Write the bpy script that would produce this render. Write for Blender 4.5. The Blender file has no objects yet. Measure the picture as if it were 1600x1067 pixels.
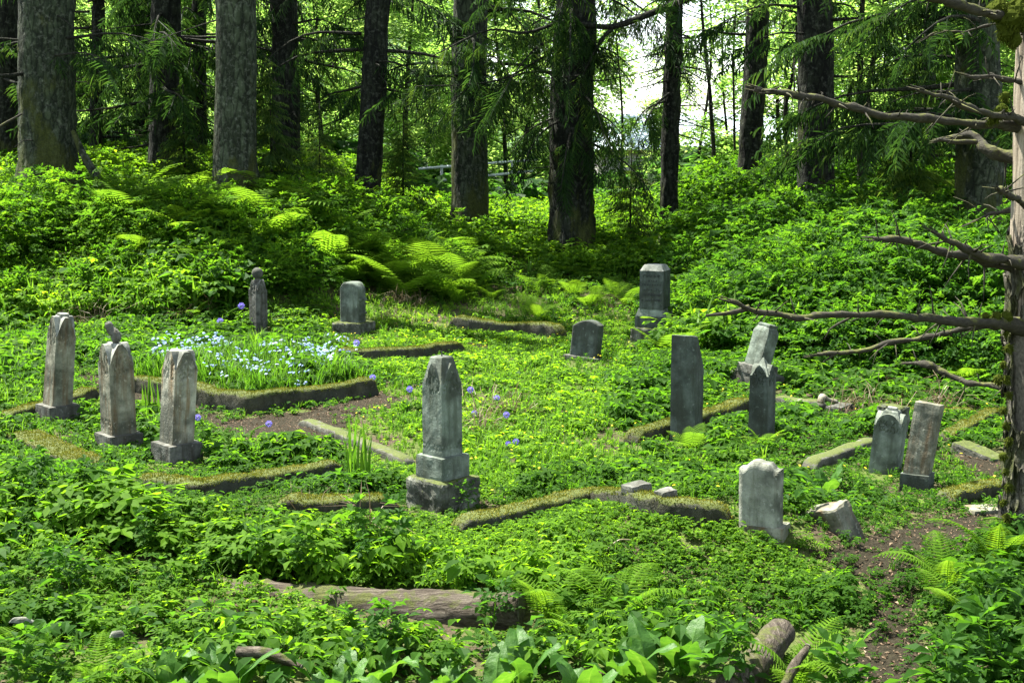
import bpy, math, random
import numpy as np
from mathutils import Vector, Matrix, Euler

# ------------------------------------------------------------------ camera, world, sun, exposure
scene = bpy.context.scene
COL = scene.collection
CAMZ, PITCH, FPX = 3.1, math.radians(8.0), 2222.0
cam_d = bpy.data.cameras.new('camera'); cam = bpy.data.objects.new('camera', cam_d); COL.objects.link(cam)
cam.location = (0, 0, CAMZ); cam.rotation_euler = (math.pi / 2 - PITCH, 0, 0)
cam_d.sensor_width = 36.0; cam_d.lens = FPX / 1600.0 * 36.0
cam_d.clip_start = 0.1; cam_d.clip_end = 3000
scene.camera = cam
SUN_EL, SUN_AZ = math.radians(62), math.radians(-52)      # azimuth clockwise from +Y (away from the camera)
world = bpy.data.worlds.new('World'); scene.world = world; world.use_nodes = True
wn = world.node_tree.nodes; wl = world.node_tree.links
sky = wn.new('ShaderNodeTexSky'); sky.sky_type = 'NISHITA'; sky.sun_disc = False
sky.sun_elevation = SUN_EL; sky.sun_rotation = SUN_AZ; sky.air_density = 1.0; sky.dust_density = 0.6; sky.ozone_density = 1.0
bgn = wn['Background']; bgn.inputs['Strength'].default_value = 0.085
hsv = wn.new('ShaderNodeHueSaturation'); hsv.inputs['Saturation'].default_value = 0.5
wl.new(sky.outputs['Color'], hsv.inputs['Color']); wl.new(hsv.outputs['Color'], bgn.inputs['Color'])
sun_d = bpy.data.lights.new('sun', 'SUN'); sun = bpy.data.objects.new('sun', sun_d); COL.objects.link(sun)
sun_d.energy = 5.0; sun_d.angle = math.radians(0.53); sun_d.color = (1.0, 0.95, 0.86)
sdir = Vector((math.sin(SUN_AZ) * math.cos(SUN_EL), math.cos(SUN_AZ) * math.cos(SUN_EL), math.sin(SUN_EL)))
sun.rotation_euler = sdir.to_track_quat('Z', 'Y').to_euler(); sun.location = (0, 0, 40)
vs = scene.view_settings; vs.view_transform = 'Standard'; vs.look = 'None'; vs.exposure = 2.4; vs.gamma = 1.0
cy = scene.cycles
cy.use_denoising = True
try:
    cy.denoiser = 'OPENIMAGEDENOISE'; cy.denoising_input_passes = 'RGB_ALBEDO_NORMAL'; cy.denoising_prefilter = 'ACCURATE'
except Exception: pass
cy.max_bounces = 7; cy.diffuse_bounces = 4; cy.transmission_bounces = 4; cy.glossy_bounces = 2
cy.sample_clamp_indirect = 6.0; cy.caustics_reflective = False; cy.caustics_refractive = False

RNG = np.random.default_rng(11)
random.seed(5)

# ------------------------------------------------------------------ numeric helpers
def hash3(ix, iy, iz, s):
    h = (ix * 374761393 + iy * 668265263 + iz * 2147483647 + s * 1274126177) & 0x7fffffff
    h = ((h ^ (h >> 13)) * 1274126177) & 0x7fffffff
    h = ((h ^ (h >> 16)) * 668265263) & 0x7fffffff
    return (h & 0xffff) / 65535.0
def vnoise(p, seed=0):
    """value noise in 0..1, p = (...,3)"""
    p = np.asarray(p, float); i = np.floor(p).astype(np.int64); f = p - i; f = f * f * (3 - 2 * f)
    out = 0
    for dx in (0, 1):
        for dy in (0, 1):
            for dz in (0, 1):
                w = (f[..., 0] if dx else 1 - f[..., 0]) * (f[..., 1] if dy else 1 - f[..., 1]) * (f[..., 2] if dz else 1 - f[..., 2])
                out = out + w * hash3(i[..., 0] + dx, i[..., 1] + dy, i[..., 2] + dz, seed)
    return out
def fbm(p, seed=0, o=3):
    a, t, s = 0.5, 0, 0; p = np.asarray(p, float)
    for k in range(o):
        t = t + a * vnoise(p * 2 ** k, seed + k); s += a; a *= 0.5
    return t / s
def n2(x, y, f, seed=0, o=2):
    x = np.asarray(x, float); y = np.asarray(y, float)
    return fbm(np.stack([x * f, y * f, np.zeros_like(x) + 0.37], -1), seed, o)
def sm(a, b, x):
    t = np.clip((np.asarray(x, float) - a) / (b - a), 0, 1); return t * t * (3 - 2 * t)

def hgt0(x, y):
    x = np.asarray(x, float); y = np.asarray(y, float)
    z = 1.2 * sm(22, 34, y)
    z = z + 1.15 * sm(22.5, 27.5, y) * sm(-1.5, -5.0, x) * (1 - 0.35 * sm(36, 44, y))
    z = z + 1.0 * sm(17.3, 22, y - 0.25 * np.clip(6 - x, 0, 6)) * sm(2.6, 5.5, x) * (1 - 0.6 * sm(30, 44, y))
    z = z + 0.36 * np.exp(-((x - 1.5) / 1.25) ** 2 - ((y - 10.8) / 0.9) ** 2)
    z = z + 0.22 * np.exp(-((x + 2.7) / 1.3) ** 2 - ((y - 11.0) / 1.0) ** 2)
    z = z - 0.10 * np.exp(-((x + 0.6) / 2.0) ** 2 - ((y - 8.9) / 0.35) ** 2)
    z = z + 1.45 * sm(6.6, 0.2, y)
    z = z + 0.16 * (n2(x, y, 0.45, 3) - 0.5) + 0.05 * (n2(x, y, 1.9, 4) - 0.5)
    return z
BEDS = []      # raised grave plots: (polygon, height)
def seg_dist(x, y, pts, closed=False):
    d = np.full(np.shape(x), 1e9)
    P_ = list(pts) + ([pts[0]] if closed else [])
    for (ax, ay), (bx, by) in zip(P_[:-1], P_[1:]):
        vx, vy = bx - ax, by - ay; L = vx * vx + vy * vy + 1e-9
        t = np.clip(((x - ax) * vx + (y - ay) * vy) / L, 0, 1)
        d = np.minimum(d, np.hypot(x - ax - t * vx, y - ay - t * vy))
    return d
def inpoly(x, y, pts):
    x = np.asarray(x, float); y = np.asarray(y, float); c = np.zeros(x.shape, bool); n = len(pts)
    for i in range(n):
        (x1, y1), (x2, y2) = pts[i], pts[(i + 1) % n]
        k = ((y1 > y) != (y2 > y)) & (x < (x2 - x1) * (y - y1) / (y2 - y1 + 1e-12) + x1); c ^= k
    return c
def hgt(x, y):
    z = hgt0(x, y)
    for poly, h in BEDS:
        d = seg_dist(np.asarray(x, float), np.asarray(y, float), poly, True); ins = inpoly(x, y, poly)
        z = z + np.where(ins, h * np.clip(d / 0.12, 0, 1), 0)
    return z
CP, SP = math.cos(PITCH), math.sin(PITCH)
def ray(u, v):
    dx = (u - 800.0) / FPX; dy = -(v - 533.5) / FPX
    return np.array([dx, CP + dy * SP, -SP + dy * CP])
def W(u, v, Y):
    """the point of the photo's line of sight (u, v) that stands Y metres ahead"""
    d = ray(u, v); t = Y / d[1]; return Vector((d[0] * t, Y, CAMZ + d[2] * t))
def G(u, v, dz=0.0):
    """where the sight line (u, v) meets the ground raised by dz"""
    d = ray(u, v); t0, t1 = 4.0, 80.0
    for _ in range(3):
        t = np.linspace(t0, t1, 160); p = d[None] * t[:, None]
        k = int(np.argmax(CAMZ + p[:, 2] <= hgt(p[:, 0], p[:, 1]) + dz)); k = max(k, 1); t0, t1 = t[k - 1], t[k]
    p = d * t1
    return Vector((p[0], p[1], CAMZ + p[2]))
def pix(x, y, z):
    zz = np.asarray(z) - CAMZ; dep = y * CP - zz * SP; up = y * SP + zz * CP
    return 800 + FPX * x / dep, 533.5 - FPX * up / dep
def mpp(p): return (p.y * CP - (p.z - CAMZ) * SP) / FPX       # metres per photo pixel at p

# ------------------------------------------------------------------ mesh collector
class Geo:
    def __init__(s): s.V = []; s.T = []; s.Q = []; s.A = []; s.n = 0
    def add(s, V, T=None, Q=None, a=0.5):
        V = np.asarray(V, np.float32).reshape(-1, 3)
        s.V.append(V); s.A.append(np.broadcast_to(np.asarray(a, np.float32), (len(V),)))
        if T is not None and len(T): s.T.append(np.asarray(T, np.int64).reshape(-1, 3) + s.n)
        if Q is not None and len(Q): s.Q.append(np.asarray(Q, np.int64).reshape(-1, 4) + s.n)
        s.n += len(V); return s
    def arr(s):
        return (np.concatenate(s.V), np.concatenate(s.T) if s.T else np.zeros((0, 3), np.int64),
                np.concatenate(s.Q) if s.Q else np.zeros((0, 4), np.int64), np.concatenate(s.A))
    def scatter(s, proto, pos, rot, sc, tint):
        """proto geo copied to each pos (N,3) with rotation (N,3,3) and scale (N,)"""
        V, T, Q, A = proto; N = len(pos)
        if N == 0: return s
        sc = np.asarray(sc, float).reshape(-1, 1, 1)
        out = np.einsum('nij,vj->nvi', rot, V) * sc + np.asarray(pos)[:, None, :]
        off = (np.arange(N) * len(V))[:, None, None]
        s.add(out.reshape(-1, 3), (T[None] + off).reshape(-1, 3) if len(T) else None,
              (Q[None] + off).reshape(-1, 4) if len(Q) else None, np.clip(A[None, :] + np.asarray(tint)[:, None], 0, 1).reshape(-1))
        return s
    def build(s, name, mat, parent=None, smooth=False):
        V, T, Q, A = s.arr()
        me = bpy.data.meshes.new(name)
        me.vertices.add(len(V)); me.vertices.foreach_set('co', V.astype(np.float32).ravel())
        nl = len(T) * 3 + len(Q) * 4; me.loops.add(nl)
        me.loops.foreach_set('vertex_index', np.concatenate([T.ravel(), Q.ravel()]).astype(np.int32))
        me.polygons.add(len(T) + len(Q))
        st = np.concatenate([np.arange(len(T)) * 3, len(T) * 3 + np.arange(len(Q)) * 4]).astype(np.int32)
        me.polygons.foreach_set('loop_start', st)
        try: me.polygons.foreach_set('loop_total', np.concatenate([np.full(len(T), 3), np.full(len(Q), 4)]).astype(np.int32))
        except Exception: pass
        at = me.attributes.new('tint', 'FLOAT', 'POINT'); at.data.foreach_set('value', A.astype(np.float32))
        me.update(calc_edges=True)
        me.polygons.foreach_set('use_smooth', np.full(len(T) + len(Q), bool(smooth)))
        me.materials.append(mat)
        o = bpy.data.objects.new(name, me); COL.objects.link(o)
        if parent is not None: o.parent = parent
        return o
def build_crown(name, leaves, wood, leafmat, woodmat, parent):
    """foliage and the twigs that carry it, one mesh"""
    nt_ = sum(len(t) for t in leaves.T); V, T, Q, A = wood.arr(); leaves.add(V, T, Q, A)
    o = leaves.build(name, leafmat, parent); me = o.data; me.materials.append(woodmat); mi = np.zeros(len(me.polygons), np.int32); mi[nt_:] = 1
    me.polygons.foreach_set('material_index', mi); return o
def rots(yaw, tilt, tdir):
    """yaw about z, then a lean by tilt towards direction tdir"""
    yaw, tilt, tdir = np.broadcast_arrays(np.asarray(yaw, float), np.asarray(tilt, float), np.asarray(tdir, float))
    c, s = np.cos(yaw), np.sin(yaw); z0 = np.zeros_like(c); o1 = np.ones_like(c)
    Rz = np.stack([np.stack([c, -s, z0], -1), np.stack([s, c, z0], -1), np.stack([z0, z0, o1], -1)], -2)
    ax = np.stack([-np.sin(tdir), np.cos(tdir), z0], -1); ct, st = np.cos(tilt), np.sin(tilt)
    K = np.zeros(c.shape + (3, 3)); K[..., 0, 1] = -ax[..., 2]; K[..., 0, 2] = ax[..., 1]; K[..., 1, 0] = ax[..., 2]
    K[..., 1, 2] = -ax[..., 0]; K[..., 2, 0] = -ax[..., 1]; K[..., 2, 1] = ax[..., 0]
    Rt = np.eye(3) + st[..., None, None] * K + (1 - ct)[..., None, None] * (K @ K)
    return Rt @ Rz
def basis(fwd, roll=None):
    """rotation whose y axis is fwd (N,3) and whose z axis is as near up as can be"""
    f = fwd / (np.linalg.norm(fwd, axis=-1, keepdims=True) + 1e-9)
    up = np.zeros_like(f); up[..., 2] = 1; r = np.cross(f, up); r /= (np.linalg.norm(r, axis=-1, keepdims=True) + 1e-6)
    n = np.cross(r, f)
    if roll is not None:
        c, s = np.cos(roll)[..., None], np.sin(roll)[..., None]; r, n = r * c + n * s, n * c - r * s
    return np.stack([r, f, n], -1)
def tube(path, rad, seg=10, amp=0.0, fr=(8, 8, 3), seed=0, cap=True, geo=None, a=0.5, flat=1.0):
    path = np.asarray(path, float); n = len(path); rad = np.broadcast_to(np.asarray(rad, float), (n,))
    tan = np.gradient(path, axis=0); tan /= np.linalg.norm(tan, axis=1, keepdims=True) + 1e-9
    ref = np.array([1.0, 0.13, 0.0]) if abs(tan[0][0]) < 0.8 else np.array([0.05, 0, 1.0])
    U = []; u = ref - tan[0] * ref.dot(tan[0]); u /= np.linalg.norm(u)
    for k in range(n):
        u = u - tan[k] * u.dot(tan[k]); u /= np.linalg.norm(u) + 1e-9; U.append(u)
    U = np.array(U); Wv = np.cross(tan, U); th = np.linspace(0, 2 * np.pi, seg, endpoint=False)
    ring = np.cos(th)[None, :, None] * U[:, None] + flat * np.sin(th)[None, :, None] * Wv[:, None]
    V = path[:, None] + ring * rad[:, None, None]
    if amp:
        nn = fbm(V * np.array(fr), seed, 3) - 0.5
        V = V + ring * (nn * 2 * amp * np.minimum(1, rad / rad.max() + 0.25)[:, None])[..., None]
    Q = []
    i = np.arange(n - 1)[:, None] * seg + np.arange(seg)[None]; j = np.arange(n - 1)[:, None] * seg + (np.arange(seg)[None] + 1) % seg
    Q = np.stack([i, j, j + seg, i + seg], -1).reshape(-1, 4); V = V.reshape(-1, 3); T = []
    if cap:
        m = len(V); V = np.concatenate([V, [path[0], path[-1]]])
        k = np.arange(seg); k1 = (k + 1) % seg
        T = np.concatenate([np.stack([k1, k, np.full(seg, m)], -1), np.stack([k + (n - 1) * seg, k1 + (n - 1) * seg, np.full(seg, m + 1)], -1)])
    g = geo or Geo(); g.add(V, T, Q, a); return g
def spline(pts, n):
    """Catmull-Rom through pts"""
    P_ = np.array([list(p) for p in pts], float); P_ = np.concatenate([[2 * P_[0] - P_[1]], P_, [2 * P_[-1] - P_[-2]]])
    out = []; m = len(P_) - 3
    for t in np.linspace(0, m - 1e-6, n):
        i = int(t); f = t - i; a, b, c, d = P_[i:i + 4]
        out.append(0.5 * ((2 * b) + (-a + c) * f + (2 * a - 5 * b + 4 * c - d) * f * f + (-a + 3 * b - 3 * c + d) * f ** 3))
    return np.array(out)

# ------------------------------------------------------------------ things
def tag(o, label=None, cat=None, group=None, kind=None):
    if label: o['label'] = label
    if cat: o['category'] = cat
    if group: o['group'] = group
    if kind: o['kind'] = kind
    return o
def thing(name, label, cat, loc=(0, 0, 0), rotz=0.0, tilt=(0, 0), group=None):
    """Empty at the base of a thing; tilt = (lean to the right, lean away) in radians, in the world's own axes"""
    o = bpy.data.objects.new(name, None); COL.objects.link(o); o.empty_display_size = 0.2
    M = Matrix.Rotation(tilt[0], 3, 'Y') @ Matrix.Rotation(-tilt[1], 3, 'X') @ Matrix.Rotation(rotz, 3, 'Z')
    o.location = loc; o.rotation_euler = M.to_euler()
    return tag(o, label, cat, group)
def kids(o): return KIDS.get(o.name, [])
KIDS = {}
def reg(parent, *ch): KIDS.setdefault(parent.name, []).extend(ch)
def dup(root, loc, rotz, scale=1.0, label=None, group=None):
    r = root.copy(); COL.objects.link(r); r.location = loc; r.rotation_euler = (0, 0, rotz); r.scale = (scale,) * 3
    if label: r['label'] = label
    if group: r['group'] = group
    for ch in kids(root):
        c = ch.copy(); COL.objects.link(c); c.parent = r
    return r

# ------------------------------------------------------------------ materials
def newmat(name):
    m = bpy.data.materials.new(name); m.use_nodes = True; nt = m.node_tree; nt.nodes.clear()
    out = nt.nodes.new('ShaderNodeOutputMaterial'); return m, nt, out
def ND(nt, typ, **kw):
    n = nt.nodes.new(typ)
    for k, v in kw.items():
        if k.startswith('i_'):
            key = k[2:]; key = int(key) if key.isdigit() else key.replace('_', ' ')
            n.inputs[key].default_value = v
        else: setattr(n, k, v)
    return n
def ramp(nt, fac, stops):
    r = nt.nodes.new('ShaderNodeValToRGB'); e = r.color_ramp.elements
    while len(e) < len(stops): e.new(0.5)
    for k, (p, c) in enumerate(stops): e[k].position = p; e[k].color = (*c, 1)
    nt.links.new(fac, r.inputs['Fac']); return r.outputs['Color']
def mixc(nt, fac, a, b, mode='MIX'):
    m = nt.nodes.new('ShaderNodeMix'); m.data_type = 'RGBA'; m.blend_type = mode
    for k, v in ((0, fac), (6, a), (7, b)):
        if isinstance(v, (int, float)): m.inputs[k].default_value = v
        elif isinstance(v, tuple): m.inputs[k].default_value = (*v, 1)
        else: nt.links.new(v, m.inputs[k])
    return m.outputs[2]
def noise_tex(nt, vec, scale, detail=4, rough=0.55, dist=0.0):
    n = ND(nt, 'ShaderNodeTexNoise'); n.inputs['Scale'].default_value = scale; n.inputs['Detail'].default_value = detail
    n.inputs['Roughness'].default_value = rough; n.inputs['Distortion'].default_value = dist
    nt.links.new(vec, n.inputs['Vector']); return n.outputs['Fac']
def mapr(nt, v, a, b, c=0.0, d=1.0):
    m = ND(nt, 'ShaderNodeMapRange'); m.inputs[1].default_value = a; m.inputs[2].default_value = b
    m.inputs[3].default_value = c; m.inputs[4].default_value = d; nt.links.new(v, m.inputs[0]); return m.outputs[0]
def scaled(nt, vec, s):
    m = ND(nt, 'ShaderNodeMapping'); m.inputs['Scale'].default_value = s; nt.links.new(vec, m.inputs['Vector']); return m.outputs[0]
def bump(nt, h, strength, dist=0.02, prev=None):
    b = ND(nt, 'ShaderNodeBump'); b.inputs['Strength'].default_value = strength; b.inputs['Distance'].default_value = dist
    nt.links.new(h, b.inputs['Height'])
    if prev is not None: nt.links.new(prev, b.inputs['Normal'])
    return b.outputs['Normal']
def principled(nt, out, col, rough=0.8, spec=0.3, normal=None):
    p = ND(nt, 'ShaderNodeBsdfPrincipled'); p.inputs['Roughness'].default_value = rough
    p.inputs['Specular IOR Level'].default_value = spec
    if isinstance(col, tuple): p.inputs['Base Color'].default_value = (*col, 1)
    else: nt.links.new(col, p.inputs['Base Color'])
    if normal is not None: nt.links.new(normal, p.inputs['Normal'])
    nt.links.new(p.outputs[0], out.inputs['Surface']); return p
def leaf_mat(name, stops, trans, tfac=0.42, rough=0.5, spec=0.3, mottle=False):
    """leaf: diffuse + sheen on the face, yellower light let through; tint varies by leaf and carries painted zone light"""
    m, nt, out = newmat(name)
    at = ND(nt, 'ShaderNodeAttribute', attribute_name='tint')
    fac = at.outputs['Fac']
    if mottle:
        tc_ = ND(nt, 'ShaderNodeTexCoord'); mo = noise_tex(nt, tc_.outputs['Object'], 22, 5, .65); ad = ND(nt, 'ShaderNodeMath', operation='MULTIPLY_ADD'); ad.inputs[1].default_value = .9
        sb_ = ND(nt, 'ShaderNodeMath', operation='SUBTRACT'); sb_.inputs[1].default_value = .5; nt.links.new(mo, sb_.inputs[0]); nt.links.new(sb_.outputs[0], ad.inputs[0]); nt.links.new(fac, ad.inputs[2]); fac = ad.outputs[0]
    c = ramp(nt, fac, stops)
    p = ND(nt, 'ShaderNodeBsdfPrincipled'); p.inputs['Roughness'].default_value = rough; p.inputs['Specular IOR Level'].default_value = spec
    nt.links.new(c, p.inputs['Base Color'])
    if mottle: nt.links.new(bump(nt, mo, .5, .02), p.inputs['Normal'])
    t = ND(nt, 'ShaderNodeBsdfTranslucent')
    tc = ramp(nt, fac, trans); nt.links.new(tc, t.inputs['Color'])
    mx = ND(nt, 'ShaderNodeMixShader'); mx.inputs[0].default_value = tfac
    nt.links.new(p.outputs[0], mx.inputs[1]); nt.links.new(t.outputs[0], mx.inputs[2]); nt.links.new(mx.outputs[0], out.inputs['Surface'])
    return m
M = {}
M['herb'] = leaf_mat('herb_leaf', [(0, (0.024, 0.066, 0.006)), (0.5, (0.084, 0.173, 0.011)), (1, (0.204, 0.281, 0.018))],
                     [(0, (0.088, 0.233, 0.009)), (0.5, (0.308, 0.563, 0.015)), (1, (0.572, 0.718, 0.030))], 0.48, 0.65, 0.06)
M['shrub'] = leaf_mat('shrub_leaf', [(0, (0.020, 0.062, 0.007)), (0.5, (0.066, 0.153, 0.012)), (1, (0.160, 0.247, 0.019))],
                      [(0, (0.077, 0.213, 0.011)), (0.5, (0.253, 0.504, 0.018)), (1, (0.495, 0.669, 0.030))], 0.47, 0.62, 0.08)
M['fern'] = leaf_mat('fern_leaf', [(0, (0.037, 0.089, 0.007)), (0.5, (0.086, 0.170, 0.012)), (1, (0.165, 0.252, 0.018))],
                     [(0, (0.099, 0.242, 0.012)), (0.5, (0.253, 0.456, 0.018)), (1, (0.440, 0.601, 0.030))], 0.46, 0.75, 0.05)
M['grass'] = leaf_mat('grass_blade', [(0, (0.040, 0.100, 0.008)), (0.5, (0.095, 0.185, 0.016)), (0.85, (0.18, 0.25, 0.03)), (1, (0.36, 0.30, 0.14))],
                      [(0, (0.10, 0.26, 0.012)), (0.5, (0.26, 0.48, 0.025)), (0.85, (0.42, 0.56, 0.05)), (1, (0.42, 0.36, 0.17))], 0.45, 0.6, 0.15)
M['straw'] = leaf_mat('dry_straw', [(0, (0.12, 0.09, 0.05)), (1, (0.30, 0.25, 0.15))], [(0, (0.14, 0.10, 0.05)), (1, (0.3, 0.24, 0.14))], 0.25)
M['bigleaf'] = leaf_mat('broad_leaf', [(0, (0.020, 0.070, 0.010)), (0.6, (0.050, 0.130, 0.015)), (0.85, (0.075, 0.160, 0.022)), (1, (0.14, 0.23, 0.06))],
                        [(0, (0.05, 0.16, 0.012)), (0.6, (0.12, 0.28, 0.016)), (1, (0.24, 0.40, 0.04))], 0.36, 0.5, 0.25, True)
M['needle'] = leaf_mat('spruce_needle', [(0, (0.008, 0.022, 0.007)), (0.5, (0.020, 0.052, 0.013)), (1, (0.060, 0.105, 0.018))],
                       [(0, (0.02, 0.05, 0.01)), (0.5, (0.06, 0.15, 0.018)), (1, (0.20, 0.32, 0.03))], 0.32, 0.6, 0.15)
M['canopy'] = leaf_mat('canopy_leaf', [(0, (0.018, 0.055, 0.010)), (0.5, (0.048, 0.115, 0.016)), (1, (0.11, 0.19, 0.035))],
                       [(0, (0.07, 0.19, 0.02)), (0.5, (0.24, 0.46, 0.055)), (1, (0.52, 0.70, 0.17))], 0.5, 0.6, 0.1)
M['mossblade'] = leaf_mat('moss_frond', [(0, (0.030, 0.044, 0.006)), (0.5, (0.095, 0.112, 0.012)), (1, (0.190, 0.172, 0.026))],
                          [(0, (0.04, 0.07, 0.008)), (0.5, (0.10, 0.14, 0.014)), (1, (0.20, 0.22, 0.025))], 0.22, 0.95, 0.03)
def petal(name, a, b):
    return leaf_mat(name, [(0, a), (1, b)], [(0, a), (1, b)], 0.35, 0.6, 0.2)
M['blue'] = petal('blue_petal', (0.22, 0.32, 0.55), (0.46, 0.56, 0.74))
M['purple'] = petal('purple_petal', (0.14, 0.11, 0.50), (0.32, 0.29, 0.72))
M['yellow'] = petal('yellow_petal', (0.62, 0.50, 0.02), (0.8, 0.72, 0.05))
M['pink'] = petal('pink_petal', (0.45, 0.2, 0.34), (0.65, 0.4, 0.5))

def stone_mat(name, lo, hi, stain, dark=(0.03, 0.035, 0.025), stain_amt=0.5, moss=0.0, grain=1.0):
    m, nt, out = newmat(name); tc = ND(nt, 'ShaderNodeTexCoord'); v = tc.outputs['Object']
    inf = ND(nt, 'ShaderNodeObjectInfo'); ad = ND(nt, 'ShaderNodeVectorMath', operation='ADD'); nt.links.new(v, ad.inputs[0])
    sc = ND(nt, 'ShaderNodeVectorMath', operation='SCALE'); sc.inputs['Scale'].default_value = 37.0
    cmb = ND(nt, 'ShaderNodeCombineXYZ')
    for k in range(3): nt.links.new(inf.outputs['Random'], cmb.inputs[k])
    nt.links.new(cmb.outputs[0], sc.inputs[0]); nt.links.new(sc.outputs[0], ad.inputs[1]); v = ad.outputs[0]
    a = noise_tex(nt, v, 6, 6, 0.62); base = ramp(nt, a, [(0.34, tuple(c * .75 for c in lo)), (0.66, tuple(c * 1.12 for c in hi))])
    streak = noise_tex(nt, scaled(nt, v, (16, 16, 1.6)), 1.0, 4, 0.6)          # rain runs down the face
    base = mixc(nt, mapr(nt, streak, 0.46, 0.64, 0, min(1, stain_amt * 1.5)), base, stain)
    fine = noise_tex(nt, v, 55, 4, 0.7)
    base = mixc(nt, mapr(nt, fine, 0.56, 0.74, 0, 0.55), base, dark)             # lichen specks
    big = noise_tex(nt, v, 2.6, 3, 0.6); base = mixc(nt, mapr(nt, big, 0.47, 0.62, 0, 0.72), base, dark)
    pale = noise_tex(nt, v, 21, 3, 0.6); base = mixc(nt, mapr(nt, pale, 0.62, 0.72, 0, 0.5), base, tuple(min(0.6, c * 1.35 + 0.05) for c in hi))
    if moss:
        g = ND(nt, 'ShaderNodeNewGeometry'); sx = ND(nt, 'ShaderNodeSeparateXYZ'); nt.links.new(g.outputs['Normal'], sx.inputs[0])
        mn = noise_tex(nt, v, 9, 4, 0.6); mm = ND(nt, 'ShaderNodeMath', operation='MULTIPLY_ADD'); mm.inputs[1].default_value = 0.45
        nt.links.new(sx.outputs[2], mm.inputs[0]); nt.links.new(mn, mm.inputs[2])
        base = mixc(nt, mapr(nt, mm.outputs[0], 0.80 - moss * 0.16, 0.92 - moss * 0.16, 0, 0.95), base, ramp(nt, fine, [(0.3, (0.026, 0.040, 0.008)), (0.7, (0.085, 0.105, 0.018))]))
    nrm = bump(nt, fine, 0.45 * grain, 0.012); nrm = bump(nt, a, 0.4 * grain, 0.03, nrm)
    principled(nt, out, base, 0.85, 0.22, nrm); return m
M['st_brown'] = stone_mat('weathered_brown_stone', (0.088, 0.093, 0.064), (0.218, 0.222, 0.164), (0.105, 0.067, 0.030))
M['st_pale'] = stone_mat('weathered_pale_stone', (0.193, 0.196, 0.147), (0.368, 0.363, 0.278), (0.165, 0.109, 0.050), stain_amt=0.55)
M['st_green'] = stone_mat('greenish_marble', (0.087, 0.112, 0.086), (0.172, 0.207, 0.166), (0.074, 0.091, 0.064))
M['st_dark'] = stone_mat('dark_slate_stone', (0.035, 0.047, 0.039), (0.082, 0.101, 0.084), (0.032, 0.038, 0.026))
M['st_white'] = stone_mat('pale_grey_marble', (0.146, 0.157, 0.122), (0.253, 0.267, 0.214), (0.079, 0.081, 0.051), stain_amt=0.45)
M['st_base'] = stone_mat('dark_base_stone', (0.050, 0.054, 0.043), (0.137, 0.140, 0.119), (0.036, 0.032, 0.022), grain=1.4)
M['st_plinth'] = stone_mat('rough_lichened_plinth', (0.037, 0.041, 0.028), (0.161, 0.171, 0.134), (0.030, 0.030, 0.022), moss=0.35, grain=2.0)
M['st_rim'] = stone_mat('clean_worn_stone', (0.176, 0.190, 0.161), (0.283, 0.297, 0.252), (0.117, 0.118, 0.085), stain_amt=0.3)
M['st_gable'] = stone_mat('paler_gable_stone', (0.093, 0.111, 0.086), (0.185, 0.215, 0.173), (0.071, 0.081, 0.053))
M['kerb'] = stone_mat('mossy_kerb', (0.020, 0.021, 0.012), (0.055, 0.055, 0.032), (0.017, 0.017, 0.007), moss=0.75, grain=2.0)
M['kerb_bare'] = stone_mat('bare_grey_kerb', (0.058, 0.060, 0.047), (0.130, 0.130, 0.104), (0.043, 0.041, 0.022), moss=0.25, grain=1.6)

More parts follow.
